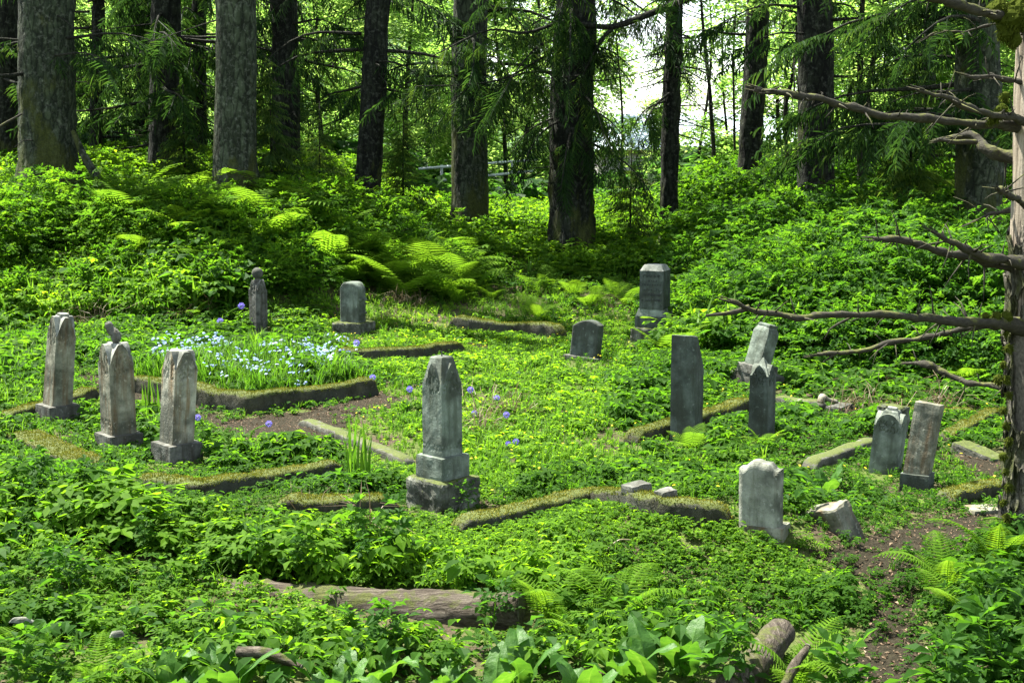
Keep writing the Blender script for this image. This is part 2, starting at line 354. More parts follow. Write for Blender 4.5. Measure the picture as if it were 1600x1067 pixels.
def bark_mat(name, lo, hi, moss=0.2, scl=1.0, lichen=(0.20, 0.22, 0.17), lam=0.5):
    m, nt, out = newmat(name); tc = ND(nt, 'ShaderNodeTexCoord'); v = tc.outputs['Object']
    vs_ = scaled(nt, v, (1, 1, 0.34)); wob = noise_tex(nt, vs_, 9 * scl, 4, 0.65)
    dv = ND(nt, 'ShaderNodeVectorMath', operation='ADD'); nt.links.new(vs_, dv.inputs[0]); off = ND(nt, 'ShaderNodeVectorMath', operation='SCALE')
    cb = ND(nt, 'ShaderNodeCombineXYZ')
    for k in range(3): nt.links.new(wob, cb.inputs[k])
    nt.links.new(cb.outputs[0], off.inputs[0]); off.inputs['Scale'].default_value = 0.12 / scl; nt.links.new(off.outputs[0], dv.inputs[1])
    vo = ND(nt, 'ShaderNodeTexVoronoi', feature='DISTANCE_TO_EDGE'); vo.inputs['Scale'].default_value = 8.5 * scl; nt.links.new(dv.outputs[0], vo.inputs['Vector'])
    fine = noise_tex(nt, v, 30 * scl, 5, 0.7); a = noise_tex(nt, v, 5 * scl, 5, 0.65)
    c = ramp(nt, a, [(0.3, lo), (0.7, hi)])
    c = mixc(nt, mapr(nt, vo.outputs['Distance'], 0.0, 0.16, 0.8, 0.0), c, tuple(x * 0.15 for x in lo))
    st_ = noise_tex(nt, scaled(nt, v, (5, 5, .6)), 1.0, 5, .65); c = mixc(nt, mapr(nt, st_, .45, .62, 0, .75), c, tuple(x * .3 for x in lo))
    lp = noise_tex(nt, v, 11 * scl, 4, .7)
    c = mixc(nt, mapr(nt, lp, 0.52, 0.72, 0, lam * .8), c, lichen)
    mz = noise_tex(nt, scaled(nt, v, (2.2, 2.2, 0.9)), 1.0, 5, 0.65); sx = ND(nt, 'ShaderNodeSeparateXYZ'); nt.links.new(v, sx.inputs[0])
    zz = mapr(nt, sx.outputs[2], 0, 4, 0.22, -0.06); su = ND(nt, 'ShaderNodeMath', operation='ADD'); nt.links.new(mz, su.inputs[0]); nt.links.new(zz, su.inputs[1])
    c = mixc(nt, mapr(nt, su.outputs[0], 0.68 - moss * 0.3, 0.80 - moss * 0.3, 0, 0.85), c, ramp(nt, fine, [(0.3, (0.016, 0.024, 0.006)), (0.75, (0.065, 0.075, 0.016))]))
    n_ = bump(nt, vo.outputs['Distance'], 0.8, 0.06 / scl); n_ = bump(nt, fine, 0.6, 0.02, n_)
    principled(nt, out, c, 0.9, 0.15, n_); return m
M['bark_grey'] = bark_mat('grey_spruce_bark', (0.022, 0.031, 0.016), (0.060, 0.077, 0.045), 0.1)
M['bark_dark'] = bark_mat('dark_spruce_bark', (0.007, 0.009, 0.006), (0.023, 0.029, 0.017), 0.12, lam=0.3)
M['bark_moss'] = bark_mat('mossy_spruce_bark', (0.018, 0.027, 0.015), (0.056, 0.072, 0.041), 0.35)
M['bark_thin'] = bark_mat('thin_dark_bark', (0.010, 0.011, 0.006), (0.028, 0.031, 0.019), 0.1, 2.2, lam=0.3)
M['log'] = bark_mat('rotting_log_bark', (0.064, 0.053, 0.038), (0.165, 0.143, 0.109), 0.12, 1.3, lichen=(0.225, 0.210, 0.165))
M['deadbark'] = bark_mat('dead_mossy_bark', (0.040, 0.038, 0.030), (0.13, 0.12, 0.095), 0.32, 2.4, lichen=(0.22, 0.22, 0.18))
def wood_mat():
    m, nt, out = newmat('stripped_weathered_wood'); tc = ND(nt, 'ShaderNodeTexCoord'); v = tc.outputs['Object']
    g = noise_tex(nt, scaled(nt, v, (22, 22, 1.2)), 1.0, 6, 0.65, 0.6); c = ramp(nt, g, [(0.3, (0.05, 0.04, 0.026)), (0.5, (0.20, 0.17, 0.125)), (0.72, (0.37, 0.33, 0.26))])
    ck = noise_tex(nt, scaled(nt, v, (34, 34, .9)), 1.0, 3, .5, .8); c = mixc(nt, mapr(nt, ck, .57, .62, 0, .85), c, (0.03, 0.024, 0.016))
    p = noise_tex(nt, scaled(nt, v, (3.4, 3.4, 1.3)), 1.0, 5, 0.6); sx = ND(nt, 'ShaderNodeSeparateXYZ'); nt.links.new(v, sx.inputs[0])
    k = mapr(nt, sx.outputs[2], 1.2, 2.6, 0.13, -0.16); su = ND(nt, 'ShaderNodeMath', operation='ADD'); nt.links.new(p, su.inputs[0]); nt.links.new(k, su.inputs[1])
    fine = noise_tex(nt, v, 40, 5, 0.7)
    bk = ramp(nt, fine, [(0.3, (0.028, 0.026, 0.020)), (0.7, (0.13, 0.12, 0.095))]); fac = mapr(nt, su.outputs[0], 0.50, 0.56)
    c = mixc(nt, fac, c, bk)
    n_ = bump(nt, g, 0.5, 0.02); n_ = bump(nt, fac, 0.9, 0.03, n_); n_ = bump(nt, fine, 0.4, 0.012, n_)
    principled(nt, out, c, 0.8, 0.2, n_); return m
M['wood'] = wood_mat()
def branch_mat():
    m, nt, out = newmat('dead_branch_wood'); tc = ND(nt, 'ShaderNodeTexCoord'); v = tc.outputs['Object']
    a = noise_tex(nt, v, 9, 5, 0.65, 0.4); fine = noise_tex(nt, scaled(nt, v, (14, 60, 60)), 1.0, 5, 0.7)
    c = ramp(nt, fine, [(0.25, (0.010, 0.009, 0.006)), (0.55, (0.034, 0.032, 0.022)), (0.8, (0.063, 0.061, 0.043))])
    g = ND(nt, 'ShaderNodeNewGeometry'); sx = ND(nt, 'ShaderNodeSeparateXYZ'); nt.links.new(g.outputs['Normal'], sx.inputs[0])
    mm = ND(nt, 'ShaderNodeMath', operation='MULTIPLY_ADD'); mm.inputs[1].default_value = 0.16; nt.links.new(sx.outputs[2], mm.inputs[0]); nt.links.new(a, mm.inputs[2])
    c = mixc(nt, mapr(nt, mm.outputs[0], 0.60, 0.72, 0, 0.8), c, ramp(nt, fine, [(0.3, (0.04, 0.05, 0.012)), (0.7, (0.13, 0.14, 0.03))]))
    n_ = bump(nt, fine, 0.7, 0.015); principled(nt, out, c, 0.85, 0.2, n_); return m
M['branch'] = branch_mat()
def log_mat(ax=(3.5, 38, 38)):
    m, nt, out = newmat('rotting_log_wood'); tc = ND(nt, 'ShaderNodeTexCoord'); v = tc.outputs['Object']
    a = noise_tex(nt, v, 5, 5, 0.65, 0.4); fine = noise_tex(nt, scaled(nt, v, ax), 1.0, 6, 0.7, .5); sp = noise_tex(nt, v, 60, 4, .7)
    c = ramp(nt, fine, [(0.3, (0.016, 0.012, 0.008)), (0.52, (0.062, 0.052, 0.038)), (0.74, (0.17, 0.15, 0.115))])
    c = mixc(nt, mapr(nt, sp, .55, .7, 0, .5), c, (0.03, 0.026, 0.018))
    g = ND(nt, 'ShaderNodeNewGeometry'); sx = ND(nt, 'ShaderNodeSeparateXYZ'); nt.links.new(g.outputs['Normal'], sx.inputs[0])
    mm = ND(nt, 'ShaderNodeMath', operation='MULTIPLY_ADD'); mm.inputs[1].default_value = 0.10; nt.links.new(sx.outputs[2], mm.inputs[0]); nt.links.new(a, mm.inputs[2])
    c = mixc(nt, mapr(nt, mm.outputs[0], 0.58, 0.68, 0, 0.8), c, ramp(nt, sp, [(0.3, (0.03, 0.042, 0.010)), (0.7, (0.09, 0.105, 0.02))]))
    n_ = bump(nt, fine, 0.9, 0.03); n_ = bump(nt, sp, .5, .012, n_); principled(nt, out, c, 0.9, 0.15, n_); return m
M['log'] = log_mat(); M['log_end'] = log_mat((34, 5, 34))
def ground_mat():
    m, nt, out = newmat('forest_soil'); tc = ND(nt, 'ShaderNodeTexCoord'); v = tc.outputs['Object']
    a = noise_tex(nt, v, 1.4, 6, 0.6); b = noise_tex(nt, v, 26, 5, 0.7)
    c = ramp(nt, b, [(0.3, (0.020, 0.016, 0.010)), (0.7, (0.085, 0.066, 0.042))])
    g = ramp(nt, b, [(0.3, (0.035, 0.060, 0.012)), (0.7, (0.095, 0.125, 0.028))])
    c = mixc(nt, mapr(nt, a, 0.42, 0.55, 0, 0.9), c, g)
    n_ = bump(nt, b, 0.9, 0.03); principled(nt, out, c, 0.95, 0.1, n_); return m
M['soil'] = ground_mat()
def path_mat():
    m, nt, out = newmat('trodden_earth'); tc = ND(nt, 'ShaderNodeTexCoord'); v = tc.outputs['Object']
    b = noise_tex(nt, v, 34, 6, 0.75); a = noise_tex(nt, v, 5, 4, 0.6)
    c = ramp(nt, b, [(0.3, (0.008, 0.007, 0.004)), (0.55, (0.027, 0.023, 0.013)), (0.75, (0.065, 0.059, 0.036))])
    c = mixc(nt, mapr(nt, a, 0.5, 0.7, 0, 0.4), c, (0.034, 0.029, 0.019))
    n_ = bump(nt, b, 1.0, 0.03); principled(nt, out, c, 0.95, 0.1, n_); return m
M['path'] = path_mat()
def plain(name, col, rough=0.6, var=0.15, scale=8.0):
    m, nt, out = newmat(name); tc = ND(nt, 'ShaderNodeTexCoord')
    a = noise_tex(nt, tc.outputs['Object'], scale, 4, 0.6)
    principled(nt, out, ramp(nt, a, [(0.3, tuple(c * (1 - var) for c in col)), (0.7, tuple(min(1, c * (1 + var)) for c in col))]), rough, 0.3); return m
M['wall'] = plain('pale_render', (0.42, 0.39, 0.42)); M['roofm'] = plain('pale_sheet_roof', (0.45, 0.52, 0.60), 0.4)
M['eave'] = plain('ochre_trim', (0.20, 0.17, 0.06)); M['glass'] = plain('dim_window', (0.05, 0.06, 0.07), 0.15)
M['rail'] = plain('pale_painted_rail', (0.62, 0.66, 0.70), 0.4)
M['hill'] = plain('wooded_hill', (0.05, 0.10, 0.03), 0.95, 0.6, 0.35)
M['litter'] = leaf_mat('dead_leaf', [(0, (0.05, 0.035, 0.02)), (0.6, (0.17, 0.12, 0.075)), (1, (0.36, 0.29, 0.20))], [(0, (0.05, 0.03, 0.02)), (1, (0.25, 0.18, 0.1))], 0.15, 0.8, 0.15)
M['moss'] = plain('thick_moss', (0.075, 0.085, 0.016), 0.95, 0.5, 30)
M['ink'] = plain('shadowed_lettering', (0.025, 0.03, 0.026), 0.9)

# ------------------------------------------------------------------ ground
def xy(u, v, dz=0.0):
    p = G(u, v, dz); return (p.x, p.y)
bedA = [xy(205, 600, 0.0), xy(390, 640, 0.0), xy(585, 612, 0.0), xy(420, 572, 0.0)]
BEDS.append((bedA, 0.16))
def axis(spec):
    out = []
    for a, b, s in spec: out += list(np.arange(a, b, s))
    return np.array(out + [spec[-1][1]])
gx = axis([(-900, -120, 60), (-120, -20, 5), (-20, -9, .5), (-9, 9, .12), (9, 20, .5), (20, 120, 5), (120, 900, 60)])
gy = axis([(-60, -2, 4), (-2, 6, .4), (6, 24, .12), (24, 36, .3), (36, 70, 1.5), (70, 160, 8), (160, 1500, 70)])
X, Y = np.meshgrid(gx, gy); Z = hgt(X, Y); nx, ny = len(gx), len(gy)
ii = np.arange(ny - 1)[:, None] * nx + np.arange(nx - 1)[None]
tag(Geo().add(np.stack([X, Y, Z], -1).reshape(-1, 3), None, np.stack([ii, ii + 1, ii + nx + 1, ii + nx], -1).reshape(-1, 4)).build('ground', M['soil'], smooth=True), kind='structure')

# trodden earth: each patch a sheet a little above the soil, with a ragged outline
def patch(name, poly, dz=0.012, step=0.035, rag=0.16):
    poly = np.array(poly); x0, y0 = poly.min(0) - .3; x1, y1 = poly.max(0) + .3
    xs, ys = np.arange(x0, x1, step), np.arange(y0, y1, step); A, B = np.meshgrid(xs, ys)
    d = seg_dist(A, B, [tuple(p) for p in poly], True); d = np.where(inpoly(A, B, [tuple(p) for p in poly]), d, -d)
    keep = d + rag * (n2(A, B, 3.0, 21) - 0.5) * 2 > 0.0
    n = len(xs); q = np.arange(len(ys) - 1)[:, None] * n + np.arange(n - 1)[None]
    k = keep[:-1, :-1] & keep[1:, :-1] & keep[:-1, 1:] & keep[1:, 1:]; q = q[k]
    V = np.stack([A, B, hgt(A, B) + dz], -1).reshape(-1, 3)
    return tag(Geo().add(V, None, np.stack([q, q + 1, q + n + 1, q + n], -1)).build(name, M['path'], smooth=True), kind='structure')
PATH = [xy(*p) for p in ((1262, 868), (1330, 842), (1420, 812), (1560, 800), (1640, 812), (1600, 846), (1500, 866), (1432, 905), (1425, 960), (1450, 1040), (1480, 1110), (1300, 1110), (1330, 1030), (1372, 960), (1350, 905), (1300, 880))]
DIRT1 = [xy(*p) for p in ((295, 622), (370, 655), (470, 645), (600, 612), (640, 628), (560, 650), (520, 690), (400, 700), (330, 680))]
DIRT2 = [xy(*p) for p in ((1478, 716), (1540, 706), (1590, 720), (1600, 745), (1540, 750), (1490, 738))]
DIRT3 = [xy(*p) for p in ((300, 610), (130, 580), (110, 596), (150, 625), (240, 640))]
PATCHES = [PATH, DIRT1, DIRT2, DIRT3]
patch('path', PATH); patch('bare_path', DIRT1); patch('bare_path', DIRT2); patch('bare_path', DIRT3)

# ------------------------------------------------------------------ kerbs round the grave plots
KERBS = []      # (world polyline, half width, top height, mossy)
def kerb(pts, label, h=0.2, w=0.22, mossy=True, dz=None):
    wp = [G(u, v, h if dz is None else dz) for u, v in pts]
    pl = np.array([[p.x, p.y] for p in wp]); seg = np.hypot(*np.diff(pl, axis=0).T); L = seg.sum(); n = max(6, int(L / 0.06))
    s = np.linspace(0, L, n); cs = np.concatenate([[0], np.cumsum(seg)])
    cx, cyy = np.interp(s, cs, pl[:, 0]), np.interp(s, cs, pl[:, 1]); kw = np.ones(3) / 3; cx = np.convolve(np.pad(cx, 1, 'edge'), kw, 'valid'); cyy = np.convolve(np.pad(cyy, 1, 'edge'), kw, 'valid'); t = np.gradient(np.stack([cx, cyy], -1), axis=0); t[1:-1] = (t[:-2] + t[1:-1] + t[2:]) / 3
    t /= np.linalg.norm(t, axis=1, keepdims=True) + 1e-9; nrm = np.stack([-t[:, 1], t[:, 0]], -1)
    prof = np.array([(-1, -.12), (-1.02, .35), (-1.0, .78), (-.9, .96), (-.5, 1.0), (0, 1.02), (.5, 1.0), (.9, .96), (1.0, .78), (1.02, .35), (1, -.12)])
    g0 = np.minimum.reduce([hgt0(cx + nrm[:, 0] * o, cyy + nrm[:, 1] * o) for o in (-w / 2, 0, w / 2)])
    hh = h * (0.68 + 0.30 * n2(cx, cyy, 1.3, 31)) + (hgt0(cx, cyy) - g0); hh = hh * (.35 + .65 * np.clip(np.minimum(s, L - s) / .12, 0, 1) ** .6)
    V = np.stack([cx[:, None] + nrm[:, :1] * prof[None, :, 0] * w * .41, cyy[:, None] + nrm[:, 1:] * prof[None, :, 0] * w * .41, g0[:, None] + hh[:, None] * prof[None, :, 1]], -1)
    V = V + (np.stack([fbm(V * 9 + k * 7, 40 + k, 3) for k in range(3)], -1) - .5) * (0.05 if mossy else 0.02)
    m = len(prof); q = np.arange(n - 1)[:, None] * m + np.arange(m - 1)[None]
    Q = np.stack([q, q + m, q + m + 1, q + 1], -1).reshape(-1, 4)
    T = [(0, k, k + 1) for k in range(1, m - 1)] + [((n - 1) * m, (n - 1) * m + k + 1, (n - 1) * m + k) for k in range(1, m - 1)]
    c = wp[len(wp) // 2]; c = np.array([c.x, c.y, float(hgt0(c.x, c.y))])
    root = thing('grave_kerb', label, 'kerb', tuple(c), group='kerbs round the grave plots'); root['kind'] = 'thing'
    Geo().add(V.reshape(-1, 3) - c, T, Q).build('kerbstone', M['kerb'] if mossy else M['kerb_bare'], root, smooth=True)
    KERBS.append((np.stack([cx, cyy], -1), w / 2, V[:, 5, 2]))
    if mossy:   # springy moss along the top and down the face
        N = int(L * w * 5600); k = RNG.integers(0, n - 1, N); j = RNG.choice(np.array([2, 3, 3, 4, 4, 4, 5, 5, 5, 6, 6, 6, 7]), N); f1, f2 = RNG.random(N)[:, None], RNG.random(N)[:, None]
        p = V[k, j] * (1 - f1) * (1 - f2) + V[k + 1, j] * f1 * (1 - f2) + V[k, j + 1] * (1 - f1) * f2 + V[k + 1, j + 1] * f1 * f2
        o = prof[j, 0] * 0.8; dr = np.stack([nrm[k, 0] * o, nrm[k, 1] * o, np.full(N, 0.9)], -1) + RNG.normal(0, .55, (N, 3))
        dr /= np.linalg.norm(dr, axis=1, keepdims=True); ln = (RNG.uniform(.006, .024, N) * (.35 + 1.5 * n2(p[:, 0], p[:, 1], 6, 52)))[:, None]; sd = np.cross(dr, RNG.normal(0, 1, (N, 3))); sd /= np.linalg.norm(sd, axis=1, keepdims=True) + 1e-6
        VV = np.stack([p - sd * .005, p + sd * .005, p + dr * ln], 1).reshape(-1, 3) - c
        patchy = n2(p[:, 0], p[:, 1], 4, 51)
        a = np.repeat(np.clip(0.25 + 0.5 * patchy + RNG.normal(0, .16, N) + 0.25 * (prof[j, 1] > .9), 0, 1), 3)
        Geo().add(VV, np.arange(3 * N).reshape(-1, 3), None, a).build('moss', M['mossblade'], root)
    return root
kerb([(203, 577), (300, 596), (392, 612), (470, 601), (584, 584)], 'thick mossy kerb cornering in front of the blue flower bed', .26, .26)
kerb([(212, 734), (262, 739), (310, 744), (420, 728), (535, 714)], 'mossy kerb running under the rightmost of the three left obelisks', .2, .26)
kerb([(432, 762), (480, 772), (540, 770), (622, 766)], 'short mossy kerb left of the central obelisk plinth', .2, .3)
kerb([(474, 650), (540, 675), (590, 693), (640, 712)], 'narrow grey kerb slanting towards the back of the central obelisk', .1, .17, False)
kerb([(705, 806), (800, 787), (870, 770), (930, 757), (1010, 766), (1080, 776), (1148, 784)], 'long mossy kerb bending right from the central obelisk plinth', .17, .26)
kerb([(522, 538), (580, 541), (650, 539), (720, 528)], 'mossy kerb below the round-topped headstone', .2, .26)
kerb([(706, 489), (760, 497), (820, 499), (880, 506)], 'golden mossy kerb in the sunny middle of the clearing', .24, .28)
kerb([(985, 668), (1050, 652), (1120, 634), (1175, 618)], 'mossy kerb passing behind the tall plain slab', .18, .24)
kerb([(1205, 612), (1245, 620), (1292, 622)], 'damp dark kerb right of the narrow slate obelisk', .15, .22, False)
kerb([(1262, 716), (1315, 698), (1372, 680)], 'grey bare kerb slanting up to the leaning arched stone', .12, .2, False)
kerb([(1478, 672), (1520, 652), (1556, 633)], 'mossy kerb slanting up from the leaning block to the dead tree', .12, .2)
kerb([(1395, 632), (1450, 640), (1530, 636)], 'low kerb behind the two leaning stones', .1, .18)
kerb([(1475, 764), (1530, 752), (1572, 744)], 'low mossy kerb right of the leaning block base', .14, .24)
kerb([(0, 642), (50, 628), (115, 612), (146, 600)], 'low mossy kerb behind the leftmost obelisk', .16, .24)
kerb([(30, 668), (80, 690), (140, 716)], 'mossy kerb sunk in grass between the two leftmost obelisks', .12, .4)

# ------------------------------------------------------------------ gravestones
def rough_box(g, cx, cy, z0, sx, sy, z1, amp=0.006, seed=0, top=1.0, bev=0.009, step=0.03, wear=1.0):
    """block from z0 to z1 with chipped, slightly rounded edges; top = width of the top against the bottom"""
    ax = [max(3, min(26, int(round(d / step)))) for d in (sx, sy, z1 - z0)]
    lin = [np.linspace(-.5, .5, a + 1) for a in ax]; idx = {}; V = []; Q = []
    def vid(i, j, k):
        if (i, j, k) not in idx: idx[(i, j, k)] = len(V); V.append((lin[0][i], lin[1][j], lin[2][k]))
        return idx[(i, j, k)]
    a, b, c = ax
    for i in range(a):
        for j in range(b):
            Q.append([vid(i, j, 0), vid(i, j + 1, 0), vid(i + 1, j + 1, 0), vid(i + 1, j, 0)]); Q.append([vid(i, j, c), vid(i + 1, j, c), vid(i + 1, j + 1, c), vid(i, j + 1, c)])
    for i in range(a):
        for k in range(c):
            Q.append([vid(i, 0, k), vid(i + 1, 0, k), vid(i + 1, 0, k + 1), vid(i, 0, k + 1)]); Q.append([vid(i, b, k), vid(i, b, k + 1), vid(i + 1, b, k + 1), vid(i + 1, b, k)])
    for j in range(b):
        for k in range(c):
            Q.append([vid(0, j, k), vid(0, j, k + 1), vid(0, j + 1, k + 1), vid(0, j + 1, k)]); Q.append([vid(a, j, k), vid(a, j + 1, k), vid(a, j + 1, k + 1), vid(a, j, k + 1)])
    V = np.array(V); dim = np.array([sx, sy, z1 - z0]); P_ = V * dim
    lim = dim / 2 - bev; core = np.clip(P_, -lim, lim); dd = P_ - core; L = np.linalg.norm(dd, axis=1, keepdims=True)
    P_ = np.where(L > 1e-9, core + dd / np.maximum(L, 1e-9) * np.minimum(L, bev * (0.55 + 0.9 * fbm(P_ * 25 + seed, seed, 2))[:, None] * wear), P_)
    f = 1 + (top - 1) * (V[:, 2:3] + .5); P_[:, :2] *= f
    P_ += (np.stack([fbm(P_ * 14 + 5 * k + seed, seed + k, 3) for k in range(3)], -1) - .5) * 2 * amp
    g.add(P_ + np.array([cx, cy, (z0 + z1) / 2]), None, Q); return g
def gothic(g, a, hs, rise, cap, taper=0.06, pyr=False, pad=0.0, seed=0, n=30, rows=44, bands=(), amp=0.003, bulge=0.0, round_arch=False, front_only=False):
    """square shaft of half width a up to hs, crowned by pointed-arch gables that meet in valleys at the corners; cap cuts the top flat"""
    l = np.linspace(-a, a, n + 1); Xg, Yg = np.meshgrid(l, l); ai = a - pad
    def arch(x):
        x = np.minimum(np.abs(x) / ai, 1)
        z = np.sqrt(np.maximum(1 - x * x, 0)) if round_arch else 1 - .45 * x - .55 * x ** 2.2
        return hs + rise * z
    va = np.maximum(arch(Xg), arch(Yg))
    if front_only: va = arch(Yg)
    if pyr: va = np.maximum(va, hs + (cap - hs) * np.minimum(1, (a - np.maximum(np.abs(Xg), np.abs(Yg))) / (pyr * a)))
    Zt = np.minimum(va, cap); V = [np.stack([Xg, Yg, Zt], -1).reshape(-1, 3)]
    q = np.arange(n)[:, None] * (n + 1) + np.arange(n)[None]; Q = [np.stack([q, q + 1, q + n + 2, q + n + 1], -1).reshape(-1, 4)]
    loop = [(0, i) for i in range(n)] + [(j, n) for j in range(n)] + [(n, n - i) for i in range(n)] + [(n - j, 0) for j in range(n)]
    lv = np.array([j * (n + 1) + i for j, i in loop]); m = len(lv); P0 = V[0][lv]
    for r in range(rows):
        f = r / rows; p = P0.copy(); p[:, 2] = -0.12 + (P0[:, 2] + 0.12) * f
        for bz, bw in bands: p[:, :2] *= np.where(np.abs(p[:, 2:3] - bz) < bw, 0.97, 1)
        V.append(p)
    base = (n + 1) ** 2
    for r in range(rows):
        i0 = base + r * m + np.arange(m); i1 = base + r * m + (np.arange(m) + 1) % m
        if r < rows - 1: j0, j1 = i0 + m, i1 + m
        else: j0, j1 = lv, np.roll(lv, -1)
        Q.append(np.stack([i0, i1, j1, j0], -1))
    V = np.concatenate(V); f = 1 + taper * (1 - V[:, 2] / hs); f = np.where(V[:, 2] > hs, 1, f); V[:, :2] *= f[:, None]
    z = V[:, 2]; rel = np.clip(np.minimum((z - hs * 0.86) / .01, (hs + rise * .55 - z) / .02), 0, 1)     # carved sprays in the gables
    side = np.maximum(np.abs(V[:, 0]), np.abs(V[:, 1])) > a * .97
    car = (np.abs(fbm(V * 34 + seed, seed + 3, 2) - .5) < .06) * rel * side * 0.008
    corner = (np.abs(np.abs(V[:, 0]) - np.abs(V[:, 1])) < .2 * a)
    V[:, :2] *= (1 - (car * ~corner) / a)[:, None]
    V += (np.stack([fbm(V * 16 + 5 * k + seed, seed + k, 3) for k in range(3)], -1) - .5) * 2 * amp
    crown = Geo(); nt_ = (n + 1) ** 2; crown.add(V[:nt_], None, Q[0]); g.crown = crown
    g.add(V, None, np.concatenate(Q[1:])); return g
def tablet(g, T_, D, outline, seed=0, amp=0.003, bev=0.01, nz=40, z0=-0.1):
    """upright slab: outline(y in -1..1) gives the top height; thickness T_ along x, width D along y"""
    n = 28; ys = np.linspace(-1, 1, n + 1); top = np.array([outline(y) for y in ys]); fz = np.linspace(0, 1, nz + 1)
    ed = np.minimum(np.minimum(1 - np.abs(ys)[:, None], 1) * D / 2, (1 - fz)[None] * top[:, None])
    inset = bev * np.clip(1 - ed / (bev * 1.5), 0, 1) ** 2
    Yg = np.repeat(ys[:, None] * D / 2, nz + 1, 1); Zg = z0 + fz[None] * (top[:, None] - z0)
    F = np.stack([-T_ / 2 + inset, Yg, Zg], -1); B = np.stack([T_ / 2 - inset, Yg, Zg], -1)
    V = np.concatenate([F.reshape(-1, 3), B.reshape(-1, 3)]); w = nz + 1; off = (n + 1) * w
    q = np.arange(n)[:, None] * w + np.arange(nz)[None]; q = q.reshape(-1)
    Q = [np.stack([q, q + 1, q + w + 1, q + w], -1), np.stack([q, q + w, q + w + 1, q + 1], -1) + off]
    k = np.arange(nz); Q.append(np.stack([k, k + off, k + off + 1, k + 1], -1)); e = n * w; Q.append(np.stack([e + k, e + k + 1, e + k + 1 + off, e + k + off], -1))
    k = np.arange(n) * w + nz; Q.append(np.stack([k, k + off, k + off + w, k + w], -1))
    V = V + (np.stack([fbm(V * 15 + 5 * i + seed, seed + i, 3) for i in range(3)], -1) - .5) * 2 * amp
    g.add(V, None, np.concatenate(Q)); return g
class Spot:
    """placing a squared stone from the photo: (u, v) where its front bottom corner meets the ground, and the apparent widths of its two faces"""
    def __init__(s, u, v, wl, wr, theta=None, dz=0.0):
        s.p = G(u, v, dz); s.p.z = float(hgt0(s.p.x, s.p.y)) + dz; s.m = mpp(s.p); s.th = math.atan2(wl, wr) if theta is None else math.radians(theta)
        s.D = wl * s.m / max(.05, math.sin(s.th)); s.W = wr * s.m / max(.05, math.cos(s.th))
        r = Vector((math.cos(s.th), math.sin(s.th), 0)); l = Vector((-math.sin(s.th), math.cos(s.th), 0))
        s.c = s.p + r * s.W / 2 + l * s.D / 2; s.c.z = s.p.z
STONES = []     # (x, y, radius) kept clear of plants
def stone(label, sp, tilt=(0, 0), group=None, name='gravestone', cat='gravestone', clear=0.5):
    STONES.append((sp.c.x, sp.c.y, clear * max(sp.W, sp.D)))
    return thing(name, label, cat, sp.c, sp.th, tilt, group)
def tilted(name, mat, g, root, lean, z, rotz, smooth=False):
    """a part that leans more than the block it stands on"""
    o = g.build(name, mat, root, smooth)
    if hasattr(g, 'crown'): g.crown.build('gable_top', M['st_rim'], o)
    Mx = Matrix.Rotation(-rotz, 3, 'Z') @ Matrix.Rotation(lean[0], 3, 'Y') @ Matrix.Rotation(-lean[1], 3, 'X') @ Matrix.Rotation(rotz, 3, 'Z')
    o.rotation_euler = Mx.to_euler(); o.location = (0, 0, z); return o
rad = math.radians
# 1-3: the three gabled obelisks on the left
s = Spot(78, 664, 35, 38); m = s.m
r = stone('leftmost obelisk, brown and leaning right, flat capped gables', s, (rad(0.5), 0), 'gabled obelisks on the left')
g = Geo(); rough_box(g, 0, 0, -.12, s.W, s.D, 27 * m, .005, 1); g.build('base_block', M['st_base'], r)
a = 16.3 * m; g = Geo(); gothic(g, a, 112 * m, 33 * m, 141 * m, 0.03, pad=a * .1, seed=2); tilted('shaft', M['st_brown'], g, r, (rad(5.5), rad(-1)), 27 * m, s.th)
g = Geo(); rough_box(g, 0, 0, 0, a * .9, a * .9, 5 * m, .003, 3); o = tilted('cap', M['st_rim'], g, r, (rad(5.5), 0), 0, s.th); o.location = Vector(tuple(Matrix.Rotation(-s.th, 3, 'Z') @ Vector((math.sin(rad(5.5)) * 141 * m, 0, 0)))) + Vector((0, 0, 27 * m + 140 * m))
s = Spot(172, 708, 37, 44); m = s.m
r = stone('second obelisk from the left, with a broken twisted finial', s, (0, 0), 'gabled obelisks on the left')
g = Geo(); rough_box(g, 0, 0, -.12, s.W, s.D, 25 * m, .005, 4); g.build('base_block', M['st_base'], r)
a = 20.5 * m; g = Geo(); gothic(g, a, 112 * m, 34 * m, 143 * m, 0.0, pad=a * .08, seed=5, bands=((16 * m, .006), (22 * m, .005), (9 * m, .004))); tilted('shaft', M['st_brown'], g, r, (rad(-.3), 0), 25 * m, s.th)
fp = spline([(0, 0, 0), (.005, -.012, .09), (-.03, .03, .15), (-.055, .05, .23)], 14); g = Geo()
tube(fp, np.array([.034, .034, .05, .056, .058, .055, .054, .052, .05, .05, .046, .05, .045, .03]) * .92, 9, .008, (14, 14, 9), 8, geo=g); o = g.build('broken_finial', M['st_base'], r); o.location = (0, 0, 25 * m + 141 * m)
s = Spot(266, 729, 41, 43); m = s.m
r = stone('pale obelisk leaning slightly right, third from the left', s, (rad(.5), 0), 'gabled obelisks on the left')
g = Geo(); rough_box(g, 0, 0, -.12, s.W, s.D, 31 * m, .005, 6); g.build('base_block', M['st_base'], r)
a = 20 * m; g = Geo(); gothic(g, a, 119 * m, 33 * m, 147 * m, -.02, pad=a * .06, seed=7); tilted('shaft', M['st_pale'], g, r, (rad(3.8), 0), 31 * m, s.th)
